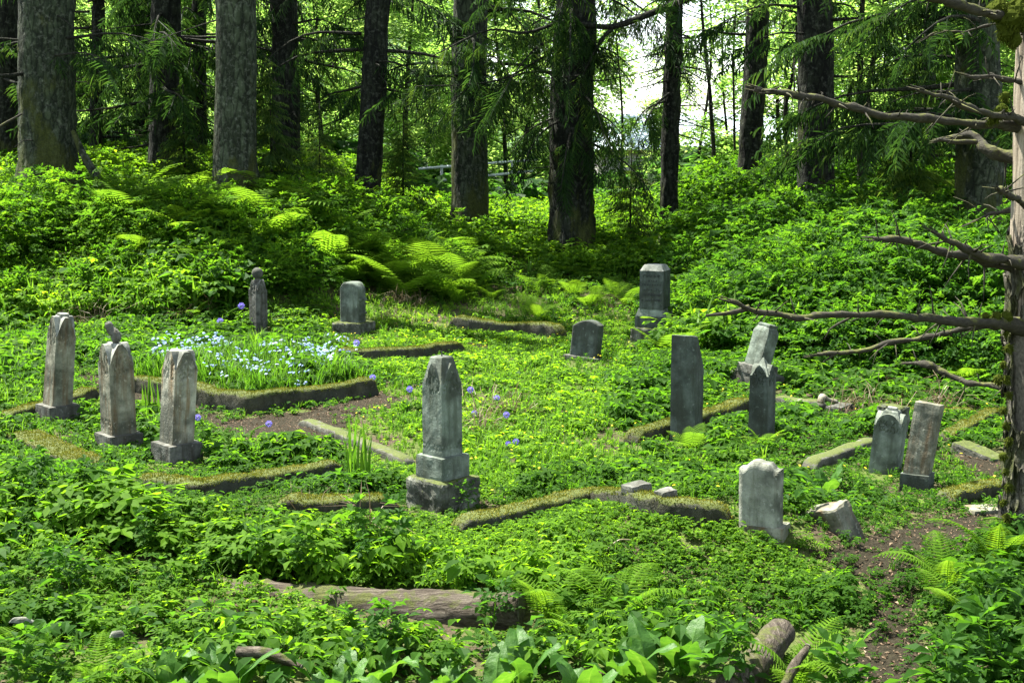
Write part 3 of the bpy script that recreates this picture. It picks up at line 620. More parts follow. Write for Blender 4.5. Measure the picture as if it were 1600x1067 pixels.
# 4: the central obelisk
s = Spot(690, 804, 62, 60); m = s.m
r = stone('tall grey-green central obelisk on a stepped rough plinth', s, clear=.55)
g = Geo(); rough_box(g, 0, 0, -.15, s.W, s.D, 48 * m, .016, 9, bev=.03, step=.025); g.build('plinth', M['st_plinth'], r)
g = Geo(); k = 45 * m / math.sin(rad(47)) ; rough_box(g, 0, 0, 47 * m, k, k, 84 * m, .004, 10, bev=.01, top=.985); g.build('base_block', M['st_green'], r)
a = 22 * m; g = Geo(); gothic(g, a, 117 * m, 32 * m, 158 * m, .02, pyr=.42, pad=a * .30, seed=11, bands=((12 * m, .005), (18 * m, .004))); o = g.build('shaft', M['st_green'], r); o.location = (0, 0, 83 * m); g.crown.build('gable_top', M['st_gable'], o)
g = Geo(); tube([(0, 0, 0), (0, 0, .05)], .006, 6, geo=g); o = g.build('iron_pin', M['ink'], r); o.location = (0, 0, 240 * m)
# 5: the ball-topped post
s = Spot(401, 520, 13, 15); m = s.m
r = stone('slim post topped with a stone ball behind the flower bed', s)
a = 10.5 * m; g = Geo(); gothic(g, a, 66 * m, 16 * m, 82 * m, -.03, pyr=.8, pad=a * .3, seed=12, n=20); o = g.build('shaft', M['st_base'], r); g.crown.build('gable_top', M['st_base'], o)
g = Geo(); th = np.linspace(0, math.pi, 15); tube([(0, 0, -math.cos(t) * 9 * m) for t in th], np.maximum(np.sin(th) * 9 * m, .002), 18, .004, seed=3, geo=g); o = g.build('ball', M['st_base'], r, True); o.location = (0, 0, 92 * m)
g = Geo(); tube([(0, 0, 80 * m), (0, 0, 85 * m)], [5.5 * m, 4.5 * m], 12, geo=g); g.build('neck', M['st_base'], r)
# 6: round-topped die with ledges on its side
s = Spot(561, 526, 46, 23, 62); m = s.m
r = stone('round-topped grey headstone with ledges on its right side', s)
g = Geo(); rough_box(g, 0, 0, -.15, s.W, s.D, 20 * m, .02, 14, bev=.03); g.build('base_block', M['st_plinth'], r)
T_, D = 22 * m, 36 * m; g = Geo(); tablet(g, T_, D, lambda y: 63 * m - 11 * m * max(0, (abs(y) - .35) / .65) ** 2.4, 15, bev=.02)
for zz in (12 * m, 34 * m): rough_box(g, 0, -D / 2 - 1.2 * m, zz, T_ * .8, 4 * m, zz + 4 * m, .002, 16, bev=.006)
o = g.build('die', M['st_green'], r); o.location = (-2 * m, 0, 20 * m)
# 7: dark tablet leaning back
s = Spot(928, 565, 40, 14, 63); m = s.m
r = stone('small dark tablet half hidden in leaves, leaning right', s, (rad(6), rad(3)))
g = Geo(); tablet(g, s.W * .7, s.D, lambda y: 63 * m - 9 * m * abs(y + .15) ** 1.8, 17); g.build('tablet', M['st_dark'], r)
g = Geo(); rough_box(g, .02, 0, -.1, s.W * 1.5, s.D * 1.3, 5 * m, .006, 18); g.build('base_block', M['st_base'], r)
# 8: family monument with lettering
s = Spot(1044, 538, 58, 22, 67); m = s.m
r = stone('dark lettered monument with sloped cap, far right of clearing', s)
g = Geo(); rough_box(g, 0, 0, -.15, s.W, s.D, 23 * m, .015, 19, bev=.03); g.build('plinth', M['st_plinth'], r)
w2, d2 = 17 * m / math.cos(rad(67)), 48 * m / math.sin(rad(67)); w1, d1 = 15 * m / math.cos(rad(67)), 37 * m / math.sin(rad(67))
g = Geo(); rough_box(g, 0, 0, 22.5 * m, w2, d2, 41 * m, .004, 20); g.build('base_block', M['st_dark'], r)
g = Geo(); rough_box(g, 0, 0, 41 * m, w2 * .98, d2 * .98, 53 * m, .003, 21, top=.84); g.build('moulding', M['st_green'], r)
die = Geo(); rough_box(die, 0, 0, 52.5 * m, w1, d1, 113 * m, .003, 22, top=.97, bev=.008); die = die.build('die', M['st_dark'], r)
g = Geo(); rough_box(g, 0, 0, 112.5 * m, w1 * .98, d1 * .98, 122 * m, .004, 23, top=.72); g.build('cap', M['st_rim'], r)
g = Geo()
for row, (zz, n_, sz) in enumerate(((105, 7, 5.2), (97, 5, 2.6), (91, 8, 3.2), (83, 7, 3.0), (75, 11, 4.4), (67, 10, 4.2))):       # worn lettering in rows
    for i in range(n_):
        yy = (i - (n_ - 1) / 2) * d1 * .8 / max(n_, 8); 
        if random.random() < .16: continue
        for q in range(random.choice((2, 3, 3))):
            hh = random.uniform(.3, 1) * sz * m; ww = random.choice((.25, .3, .9)) * sz * m * .6
            if ww > .4 * sz * m: hh = .22 * sz * m
            zc = zz * m + random.uniform(-.35, .35) * (sz * m - hh); yc = yy + random.uniform(-.32, .32) * sz * m; xf = -w1 / 2 * (1 - .03 * (zz - 52) / 60) - .0035
            rough_box(g, xf, yc, zc - hh / 2, .005, ww, zc + hh / 2, .0004, 1, bev=.001, step=.02)
g.build('inscription', M['ink'], die)
# 9: tall plain slab with a slanting back
s = Spot(1086, 692, 38, 17, 66); m = s.m
r = stone('tall plain dark slab with its top corner cut off', s)
g = Geo(); rough_box(g, 0, 0, -.15, s.W, s.D, 168 * m, .003, 24, bev=.008, step=.03)
V = g.V[0]; x = V[:, 0] / s.W + .5; cut = 168 * m - np.maximum(0, x - .12) * 62 * m; V[:, 2] = np.where(V[:, 2] > .1, np.minimum(V[:, 2], .1 + (V[:, 2] - .1) * (cut - .1) / (168 * m - .1)), V[:, 2]); g.V[0] = V
g.build('slab', M['st_dark'], r)
# 10: narrow slate obelisk
s = Spot(1201, 690, 29, 13, 58); m = s.m
r = stone('narrow dark slate obelisk with a carved arch at its point', s)
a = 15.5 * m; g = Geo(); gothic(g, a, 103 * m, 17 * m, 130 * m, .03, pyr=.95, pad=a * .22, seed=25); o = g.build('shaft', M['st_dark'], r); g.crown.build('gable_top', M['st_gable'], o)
# 11: tilted monument on a broken base behind it
s = Spot(1192, 611, 50, 48, 35); m = s.m
r = stone('pale monument toppling right on a broken dark base', s)
g = Geo(); rough_box(g, 0, 0, -.12, s.W * .72, s.D * .9, 22 * m, .01, 26, bev=.02); tilted('base_block', M['st_base'], g, r, (rad(4), 0), 0, s.th)
g = Geo(); rough_box(g, 0, 0, 0, .34, .40, 14 * m, .008, 27); tilted('sub_base', M['st_base'], g, r, (rad(6), 0), 20 * m, s.th)
a = 17 * m; g = Geo(); rough_box(g, 0, 0, 0, 1.5 * a, 2 * a, 58 * m, .004, 28, top=.98); rough_box(g, 0, 0, 57 * m, 1.48 * a, 1.98 * a, 67 * m, .004, 29, top=.72); rough_box(g, 0, 0, 66.5 * m, 1.2 * a, 1.55 * a, 71 * m, .003, 30)
o = tilted('die', M['st_green'], g, r, (rad(14), rad(2)), 30 * m, s.th)
# 12: broken pieces beside it
s = Spot(1318, 650, 26, 26, 50); m = s.m
r = stone('broken low slab with a scroll fragment resting on one end', s, (rad(-3), 0), name='broken_stone', cat='stone fragment')
g = Geo(); rough_box(g, 0, 0, -.1, s.W * 1.05, s.D * .85, 14 * m, .012, 31, bev=.02); g.build('slab', M['st_base'], r)
s2 = thing('stone_scroll', 'curved pale scroll fragment lying on a broken low slab', 'stone fragment', s.c + Vector((-.13, .05, 13 * m)), 0.4)
g = Geo(); tube(spline([(-.10, 0, .02), (-.07, 0, .10), (0, 0, .055), (.12, 0, .02)], 16), np.linspace(.030, .022, 16), 9, .010, seed=5, geo=g, flat=1.8); g.build('scroll', M['st_brown'], s2, True)
# 13: arched stone leaning right
s = Spot(1400, 742, 38, 17, 62); m = s.m
r = stone('arch-topped dark stone leaning right beside a plain block', s, (rad(4.5), rad(-1)))
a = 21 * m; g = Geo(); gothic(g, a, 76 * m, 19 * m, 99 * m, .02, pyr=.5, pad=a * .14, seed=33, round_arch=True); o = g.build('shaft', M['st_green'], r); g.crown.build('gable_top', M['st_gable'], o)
g = Geo(); rough_box(g, 0, 0, 0, .07, .09, 7 * m, .004, 34); o = g.build('finial_stub', M['st_rim'], r); o.location = (0, 0, 97 * m)
s = Spot(1402, 690, 28, 26, 45); m = s.m
r = stone('squat mossy dark stump of stone behind the arched stone', s, name='broken_stone', cat='stone fragment')
g = Geo(); rough_box(g, 0, 0, -.1, s.W, s.D, 54 * m, .03, 35, bev=.05); g.build('block', M['st_plinth'], r)
# 14: leaning plain block
s = Spot(1453, 772, 46, 25, 60); m = s.m
r = stone('plain shaft leaning right on a square dark base', s)
g = Geo(); rough_box(g, 0, 0, -.12, s.W * .82, s.D * .85, 27 * m, .005, 36); g.build('base_block', M['st_dark'], r)
g = Geo(); rough_box(g, 0, 0, -.02, 14 * m / math.cos(rad(64)), 35 * m / math.sin(rad(64)), 112 * m, .004, 37, top=1.03, bev=.01); tilted('shaft', M['st_brown'], g, r, (rad(8.2), rad(2)), 27 * m, s.th)
# 15: pale tablet with a worn top
s = Spot(1211, 851, 54, 20, 64); m = s.m
r = stone('pale grey tablet with a worn crumbling top on a low base', s)
g = Geo(); rough_box(g, .03, -.03, -.12, s.W * 1.1, s.D * 1.12, 25 * m, .005, 38); g.build('base_block', M['st_brown'], r)
def worn(y): return (101 - 9 * float(sm(.45, .8, abs(y))) + 1.6 * math.sin(y * 4 + 1) + .8 * math.sin(y * 9)) * m
g = Geo(); tablet(g, s.W * .72, 59 * m / math.sin(rad(64)), worn, 39, .004, .025); o = tilted('tablet', M['st_white'], g, r, (rad(-.8), 0), 24 * m, s.th)
# 16-18: blocks half sunk in the leaves
s = Spot(1312, 838, 42, 36, 40); m = s.m
r = stone('grey wedge-shaped block tipped over beside the path', s, name='fallen_block', cat='stone block')
g = Geo(); rough_box(g, 0, 0, -.2, s.W * .9, s.D * 1.25, 40 * m, .012, 41, bev=.02); tilted('block', M['st_brown'], g, r, (rad(-24), rad(6)), 0, s.th)
s = Spot(1545, 722, 36, 34, 30); m = s.m
r = stone('flat grey ledger slab tilted at the foot of the dead tree', s, (rad(7), rad(-5)), name='fallen_slab', cat='stone slab')
g = Geo(); rough_box(g, 0, 0, -.1, s.W * 1.05, s.D * 1.2, 12 * m, .012, 42, bev=.02); g.build('slab', M['kerb_bare'], r)
for u, v, w_, d_, hh, lab in ((995, 765, 26, 20, 14, 'flat dark fragment lying on the bend of the mossy kerb'), (1040, 771, 20, 16, 9, 'smaller dark fragment on the mossy kerb, further right')):
    p = G(u, v, .14); mm = mpp(p); STONES.append((p.x, p.y, .12)); f = thing('stone_fragment', lab, 'stone fragment', p, .5, (rad(-5), 0))
    g = Geo(); rough_box(g, 0, 0, -.05, w_ * mm * 1.5, d_ * mm * 1.6, hh * mm * .75, .012, int(u), bev=.015); g.build('chunk', M['st_base'], f)
p = G(1545, 800); mm = mpp(p); f = thing('stone_fragment', 'low flat stone in the leaves by the dead tree', 'stone fragment', p, .2); g = Geo(); rough_box(g, 0, 0, -.06, .38, .22, .05, .012, 77, bev=.02); g.build('chunk', M['st_brown'], f)

# ------------------------------------------------------------------ fallen log, wood bits
def log_thing(label, pts, radii, seed, n=60, seg=26, name='fallen_log', amp=.018, mat='log'):
    c = Vector(pts[0]); P_ = spline(pts, n) - np.array(c); rr = np.interp(np.linspace(0, 1, n), np.linspace(0, 1, len(radii)), radii)
    r = thing(name, label, 'log', c); g = tube(P_, rr, seg, amp, (9, 9, 9), seed); g.build('trunk', M[mat], r, True)
    d = Vector(P_[-1] - P_[-2]).normalized(); e = Geo(); tube([Vector(P_[-1]) - d * .004, Vector(P_[-1]) + d * .006], [radii[-1] * .9, radii[-1] * .86], seg, .006, seed=4, geo=e); e.build('broken_end', M['wood'], r); return r
LOGP = [W(90, 925, 10.2), W(300, 931, 9.75), W(480, 946, 9.45), W(650, 960, 9.3), W(815, 957, 9.15)]
log_thing('long rotting log lying across the foreground leaves', LOGP, [.12, .14, .15, .17, .145], 6, amp=.035)
p0 = G(1160, 1060, .10); p1 = G(1222, 985, .16)
log_thing('short weathered log end pointing into the undergrowth by the path', [p0 - (p1 - p0) * .3, p0, p1], [.10, .12, .085], 9, 40, mat='log_end')
p0 = G(1235, 1052, .2); p1 = G(1262, 1010, .28)
log_thing('thin broken branch stub beside the short log end', [p0 + Vector((-.2, -.3, -.2)), p0, p1], [.035, .032, .02], 12, 20, 12, 'branch_stub', mat='log_end')
p0 = G(372, 1018, .22); p1 = G(470, 1042, .2)
log_thing('grey broken branch lying in the leaves below the long log', [p0, (p0 + p1) / 2 + Vector((0, 0, .03)), p1], [.028, .036, .02], 15, 20, 10, 'fallen_branch')
for u, v, l, an, lab in ((35, 968, .16, .1, 'pale wood chip on the leaves at the far left edge'), (182, 990, .09, .3, 'small pale wood chip below the long log')):
    p = G(u, v, .24); r = thing('wood_chip', lab, 'wood chip', p, an); g = Geo(); rough_box(g, 0, 0, -.02, l, .05, .015, .014, int(u), bev=.014, top=.6); g.build('chip', M['st_white'], r)
for k, (u0, v0, u1, v1, lab) in enumerate(((1008, 812, 1026, 852, 'thin bare twig standing upright on the leafy hump'), (940, 846, 985, 843, 'bleached twig lying on the grassy hump'), (786, 880, 795, 898, 'pale dead leaf curl sticking up behind the log'), (1290, 648, 1306, 612, 'thin dry stick under the right bank'))):
    p0, p1 = G(u0, v0, .12), W(u1, v1, G(u0, v0, .12).y + .05)
    r = thing('dry_twig', lab, 'twig', p0); tube(spline([(0, 0, -.1), (p1 - p0) * .5 + Vector((.01, 0, 0)), p1 - p0], 8), np.linspace(.007, .004, 8), 6, .002, geo=Geo()).build('stick', M['straw'], r)

# ------------------------------------------------------------------ the dead tree on the right
DB = G(1618, 893); DB.y = 10.2; DB.x = (1618 - 800) / FPX * 10.45; DB.z = float(hgt0(DB.x, DB.y))
def wd(u, v, y=10.2): return np.array(W(u, v, y)) - np.array(DB)
dead = thing('dead_tree', 'dead tree with stripped trunk, moss and bare broken branches at the right edge', 'tree', DB)
tp = np.array([(0.0, 0, -.3), (.01, 0, .2), (-.02, 0, .8), (-.05, 0, 1.6), (-.07, .02, 2.4), (-.09, .03, 3.2), (-.08, .05, 4.2), (.08, .1, 5.6), (.10, .1, 7.5), (.12, .1, 8.6)])
tube(spline(tp, 110), np.interp(np.linspace(0, 1, 110), [0, .06, .15, .4, .6, 1], [.30, .22, .19, .185, .18, .09]), 40, .022, (10, 10, 2.5), 44).build('trunk', M['wood'], dead, True)
# loose plates of bark still clinging to the left side, mossy
g = Geo()
for k in range(46):
    zc = RNG.choice([RNG.uniform(.05, 2.0), RNG.uniform(1.9, 2.6), RNG.uniform(3.9, 4.6)], p=[.72, .15, .13]); th = math.pi + RNG.normal(-.15, .55); R_ = .188 + RNG.uniform(0, .012) + (.05 if zc < .3 else 0)
    n, m_ = 7, 12; aa = np.linspace(-.26, .26, n)[None] * RNG.uniform(.6, 1.2); zz = np.linspace(-.22, .22, m_)[:, None] * RNG.uniform(.6, 1.3)
    taper_ = 1 - .45 * (np.abs(zz) / np.abs(zz).max()) ** 2
    xo = np.interp(zc, tp[:, 2], tp[:, 0]); ang = th + aa * taper_ + .08 * np.sin(zz * 17 + k)
    lift = .02 * (zz / np.abs(zz).max()) ** 2 + .018 * np.abs(aa / .26)
    rr = R_ + lift; Vf = np.stack([xo + rr * np.cos(ang), rr * np.sin(ang) + 0 * zz, zc + zz + 0 * aa + .02 * np.sin(aa * 20 + k)], -1)
    Vf = Vf + (np.stack([fbm(Vf * 18 + 3 * q, 70 + q, 3) for q in range(3)], -1) - .5) * .045
    Vb = Vf * 1.0; Vb[..., 0] -= .016 * np.cos(ang); Vb[..., 1] -= .016 * np.sin(ang)
    q = np.arange(m_ - 1)[:, None] * n + np.arange(n - 1)[None]; q = q.reshape(-1); o_ = n * m_
    Q = [np.stack([q, q + 1, q + n + 1, q + n], -1), np.stack([q, q + n, q + n + 1, q + 1], -1) + o_]
    for ed in (np.arange(n), np.arange(n) + n * (m_ - 1), np.arange(m_) * n, np.arange(m_) * n + n - 1): Q.append(np.stack([ed[:-1], ed[1:], ed[1:] + o_, ed[:-1] + o_], -1))
    g.add(np.concatenate([Vf.reshape(-1, 3), Vb.reshape(-1, 3)]), None, np.concatenate(Q))
g.build('loose_bark', M['deadbark'], dead, True)
def dbranch(pix_pts, radii, seed, forks=()):
    P_ = spline([wd(*p) for p in pix_pts], 46); rr = .66 * np.interp(np.linspace(0, 1, 46), np.linspace(0, 1, len(radii)), radii) * (1 + .35 * (fbm(P_ * 11 + seed, 60 + seed, 2) - .5)); rr[:8] *= np.linspace(1.35, 1, 8)
    P_ = P_ + (np.stack([fbm(P_ * 5 + k, 80 + k + seed, 2) for k in range(3)], -1) - .5) * .07
    g = tube(P_, rr, 14, .022, (16, 16, 16), seed)
    # splintered tip
    d = P_[-1] - P_[-4]; d /= np.linalg.norm(d)
    for k in range(4):
        o = RNG.normal(0, rr[-1] * .5, 3); tube([P_[-1] + o - d * .05, P_[-1] + o * 1.3 + d * .03, P_[-1] + o * 1.5 + d * RNG.uniform(.05, .11)], [rr[-1] * .5, rr[-1] * .35, .002], 5, geo=g)
    for fp, fr in forks: tube(spline([wd(*p) for p in fp], 14), np.interp(np.linspace(0, 1, 14), np.linspace(0, 1, len(fr)), fr), 9, .004, (25, 25, 25), seed + 1, geo=g)
    for k in range(int(3 + 34 * np.linalg.norm(P_[-1] - P_[0]) / 2)):      # snapped side twigs and knots
        i = RNG.integers(6, 44); d2 = RNG.normal(0, 1, 3); d2 -= d * d2.dot(d); d2 /= np.linalg.norm(d2); d2 = d2 + d * RNG.uniform(-.2, .7); l = RNG.choice([.02, .03, .06, .12, .22]) * RNG.uniform(.7, 1.2)
        tube([P_[i], P_[i] + d2 * l * .6 + RNG.normal(0, .006, 3), P_[i] + d2 * l + np.array([0, 0, -.1 * l])], [max(.35 * rr[i], .005), .3 * rr[i] if l < .05 else .004, .002], 5, geo=g)
    g.build('branch', M['branch'], dead, True)
dbranch([(1600, 197, 10.2), (1530, 190, 10.0), (1400, 182, 9.8), (1290, 160, 9.6), (1222, 142, 9.5), (1180, 134, 9.45)], [.055, .042, .040, .036, .03, .024], 1, [(((1215, 144, 9.5), (1200, 146, 9.45), (1186, 146, 9.42)), (.014, .01, .005))])
dbranch([(1600, 192, 10.1), (1560, 181, 9.9), (1500, 160, 9.6), (1436, 140, 9.4)], [.045, .038, .03, .02], 2)
dbranch([(1600, 38, 10.1), (1550, 20, 9.9), (1490, 2, 9.7), (1430, -14, 9.5)], [.075, .05, .055, .04], 3)
dbranch([(1600, 506, 10.1), (1540, 502, 9.9), (1460, 497, 9.7), (1350, 492, 9.5), (1250, 494, 9.4), (1180, 482, 9.35), (1136, 467, 9.3)], [.075, .05, .044, .036, .034, .03, .02], 4, [(((1170, 481, 9.35), (1140, 489, 9.3), (1103, 493, 9.25)), (.022, .016, .007)), (((1330, 496, 9.5), (1300, 512, 9.5), (1288, 530, 9.52)), (.010, .007, .003))])
dbranch([(1600, 500, 10.3), (1515, 515, 10.4), (1450, 527, 10.5), (1360, 545, 10.6), (1280, 552, 10.7)], [.04, .036, .03, .028, .018], 5, [(((1310, 549, 10.65), (1298, 558, 10.66), (1286, 566, 10.7)), (.012, .009, .004)),])
dbranch([(1600, 412, 10.1), (1540, 398, 9.8), (1495, 382, 9.6), (1456, 364, 9.5)], [.06, .05, .035, .015], 6)
dbranch([(1600, 424, 10.2), (1540, 412, 10.1), (1450, 386, 9.9), (1400, 377, 9.8), (1368, 374, 9.75)], [.06, .045, .04, .034, .02], 7)
dbranch([(1600, 612, 10.3), (1540, 600, 10.5), (1490, 588, 10.7), (1450, 568, 10.8), (1418, 566, 10.9)], [.05, .035, .03, .04, .02], 8)
dbranch([(1600, 250, 10.3), (1545, 235, 10.4), (1520, 212, 10.5), (1478, 214, 10.6)], [.07, .07, .05, .03], 9, [(((1525, 222, 10.4), (1490, 222, 10.3), (1466, 218, 10.2)), (.02, .016, .01))])
dbranch([(1600, 322, 9.95), (1575, 305, 9.7), (1565, 296, 9.6)], [.035, .03, .026], 10)
dbranch([(1590, 330, 10.3), (1555, 335, 10.4), (1520, 348, 10.5)], [.03, .02, .01], 11)
dbranch([(1600, 128, 10.2), (1548, 122, 10.1), (1510, 118, 10.0)], [.03, .024, .02], 12)
dbranch([(1600, 30, 10.3), (1550, 38, 10.3), (1500, 48, 10.3), (1450, 60, 10.3)], [.016, .012, .01, .006], 13)
g = Geo()      # cushions of moss on the limbs' roots
MS = [(1560, 16, 9.98, .075, 1), (1580, 32, 9.96, .085, 2), (1572, 50, 9.98, .06, 11), (1592, 22, 9.96, .09, 12), (1584, 62, 9.98, .05, 16), (1566, 172, 9.98, .040, 3), (1570, 152, 10.0, .032, 4), (1548, 187, 9.95, .022, 5), (1557, 183, 9.95, .028, 13), (1572, 496, 9.98, .040, 6), (1556, 494, 9.93, .028, 14), (1540, 493, 9.9, .02, 18), (1560, 592, 10.0, .028, 7)] + [(1572 + 5 * math.sin(k * 2.1), 520 + k * 24, 9.99 + .01 * math.sin(k), .014 + .010 * abs(math.sin(k * 1.7)), 20 + k) for k in range(14)]
for (u, v, y, r_, k) in MS:
    c = wd(u, v, y); th = np.linspace(0, math.pi, 12); tube([c + np.array([0, 0, -math.cos(t) * r_ * 1.2]) for t in th], np.maximum(np.sin(th) * r_, .004), 16, r_ * .75, (18, 18, 18), 90 + k, geo=g, a=.08)
    N = int(60 + 5200 * r_); dr = RNG.normal(0, 1, (N, 3)); dr /= np.linalg.norm(dr, axis=1, keepdims=True); p = c + dr * r_ * np.array([1, 1, 1.2]) * RNG.uniform(.75, 1.05, (N, 1)); sd = np.cross(dr, RNG.normal(0, 1, (N, 3))); sd /= np.linalg.norm(sd, axis=1, keepdims=True)
    g.add(np.stack([p - sd * .005, p + sd * .005, p + dr * .012 + RNG.normal(0, .010, (N, 3)) + np.array([0, 0, -.016])], 1).reshape(-1, 3), np.arange(3 * N).reshape(-1, 3), None, np.repeat(RNG.uniform(0, .26, N), 3))
g.build('moss', M['mossblade'], dead, False)

# ------------------------------------------------------------------ leaf and plant prototypes (arrays)
def leaf_oval(L=1.0, w=.5, fold=.12, droop=.15):
    V = [(0, 0, 0), (-w * .42, .28, fold * .8), (-w * .5, .55, fold), (0, .5, -.02), (w * .5, .55, fold), (w * .42, .28, fold * .8), (0, 1, -droop)]
    V = np.array(V) * L; T = [(0, 3, 1), (1, 3, 2), (2, 3, 6), (0, 5, 3), (5, 4, 3), (4, 6, 3)]; return V, np.array(T)
def leaf_dia(L=1.0, w=.6, fold=.12):
    return np.array([(0, 0, 0), (-w / 2, .5, fold), (0, 1, -.08), (w / 2, .5, fold)]) * L, np.array([(0, 2, 1), (0, 3, 2)])
def leaf_lobed(L=1.0, lobes=3, droop=.2):
    th = np.linspace(-2.3, 2.3, lobes * 4 + 1); r = .52 + .36 * np.cos(th * lobes * 2 * math.pi / (4.6 / 1) / 1.0)
    r = .55 + .33 * np.cos((th + 2.3) / 4.6 * lobes * 2 * math.pi + math.pi) ; r *= (.74 + .26 * np.cos(th))
    V = [(0, .12, 0)] + [(ri * math.sin(t), .12 + ri * math.cos(t), .10 * abs(math.sin(t)) * ri - droop * ri * ri * .6) for t, ri in zip(th, r)]
    V = np.array(V) * L; n = len(th); T = [(0, k + 1, k) for k in range(1, n)]; return V, np.array(T)
def proto(parts):
    g = Geo()
    for V, T, a in parts: g.add(V, T, None, a)
    return g.arr()
def place(V, yaw, tilt, tdir, off, s=1.0): return (rots(yaw, tilt, tdir) @ (V * s).T).T + np.array(off)
def stem(p, q, w=.006, bow=0.0):
    p, q = np.array(p, float), np.array(q, float); m_ = (p + q) / 2 + np.array([0, 0, bow]); d = q - p; s_ = np.cross(d, (0.2, 1, 0.1)); s_ /= np.linalg.norm(s_) + 1e-6
    return np.array([p - s_ * w, p + s_ * w, m_ - s_ * w * .8, m_ + s_ * w * .8, q]), np.array([(0, 1, 2), (1, 3, 2), (2, 3, 4)])
rnd = random.Random(3)
def herb(near, h=.22, nst=5, kind='lobed', ls=.075):
    """low plant: stems that end in spread, tilted leaves"""
    parts = []
    for k in range(nst):
        a = 2 * math.pi * k / nst + rnd.uniform(-.6, .6); hh = h * rnd.uniform(.45, 1.15); ro = hh * rnd.uniform(.15, .6); q = (math.cos(a) * ro, math.sin(a) * ro, hh)
        V, T = stem((0, 0, -.02), q, .0035); parts.append((V, T, -.25))
        nl = 3 if kind != 'single' else 1
        for i in range(nl):
            L = ls * rnd.uniform(.7, 1.25); base = leaf_lobed(L, 3) if (near and kind == 'lobed') else (leaf_oval(L * 1.1, .55) if near else leaf_dia(L * 1.1, .8))
            aa = a + (i - 1) * 1.25 + rnd.uniform(-.3, .3) if nl == 3 else a + rnd.uniform(-.5, .5)
            parts.append((place(base[0], aa - math.pi / 2, rnd.uniform(.05, .75), aa + rnd.uniform(-.7, .7), q), base[1], rnd.uniform(-.14, .14)))
    for k in range(nst // 2):
        a = rnd.uniform(0, 6.28); L = ls * rnd.uniform(.6, 1); base = leaf_oval(L, .7) if near else leaf_dia(L, .8)
        parts.append((place(base[0], a, rnd.uniform(0, .6), rnd.uniform(0, 6.28), (rnd.uniform(-1, 1) * h * .4, rnd.uniform(-1, 1) * h * .4, h * rnd.uniform(.15, .5))), base[1], rnd.uniform(-.2, .05)))
    return proto(parts)
def sprig(near, n=7, ls=.08, axis=.22):
    """compound leaf: paired pointed leaflets along a stalk pointing +y, drooping"""
    parts = [(*stem((0, 0, 0), (0, axis, -.02), .003, .02), -.2)]
    for i in range(n):
        if i == n - 1: y, sd = axis, 0
        else: y, sd = axis * (.35 + .6 * (i // 2) / max(1, (n - 1) // 2)), (-1 if i % 2 else 1)
        L = ls * rnd.uniform(.85, 1.15); b = leaf_oval(L, .52) if near else leaf_dia(L, .55)
        parts.append((place(b[0], -sd * rnd.uniform(.8, 1.2), rnd.uniform(.05, .35), rnd.uniform(0, 6.28), (0, y, .012 - .06 * (y / axis) ** 2 * axis)), b[1], rnd.uniform(-.10, .10)))
    return proto(parts)
def tallplant(near, h=.5, ls=.085):
    """upright leafy stem with whorls of compound leaves"""
    parts = []; g = Geo(); S = sprig(near, 5, ls, .15); top = np.array([rnd.uniform(-.1, .1), rnd.uniform(-.1, .1), h])
    V, T = stem((0, 0, -.03), top, .006); g.add(V, T, None, .15)
    lv = 5
    for i in range(lv):
        f = .4 + .6 * i / (lv - 1); c = top * f; c[2] = h * f
        for k in range(3 if i < lv - 1 else 4):
            a = i * 1.1 + k * 2.1 + rnd.uniform(-.4, .4); el = rnd.uniform(.0, .5) + (.35 if i == lv - 1 else 0); d = np.array([[math.cos(a) * math.cos(el), math.sin(a) * math.cos(el), math.sin(el)]])
            g.scatter(S, c[None], basis(d, np.array([rnd.uniform(-.5, .5)])), np.array([rnd.uniform(.7, 1.15) * (1.1 - .25 * f)]), np.array([.12 * f - .1 + rnd.uniform(-.06, .06)]))
    V, T, Q, A = g.arr(); return V, T, Q, A - .5 + .35
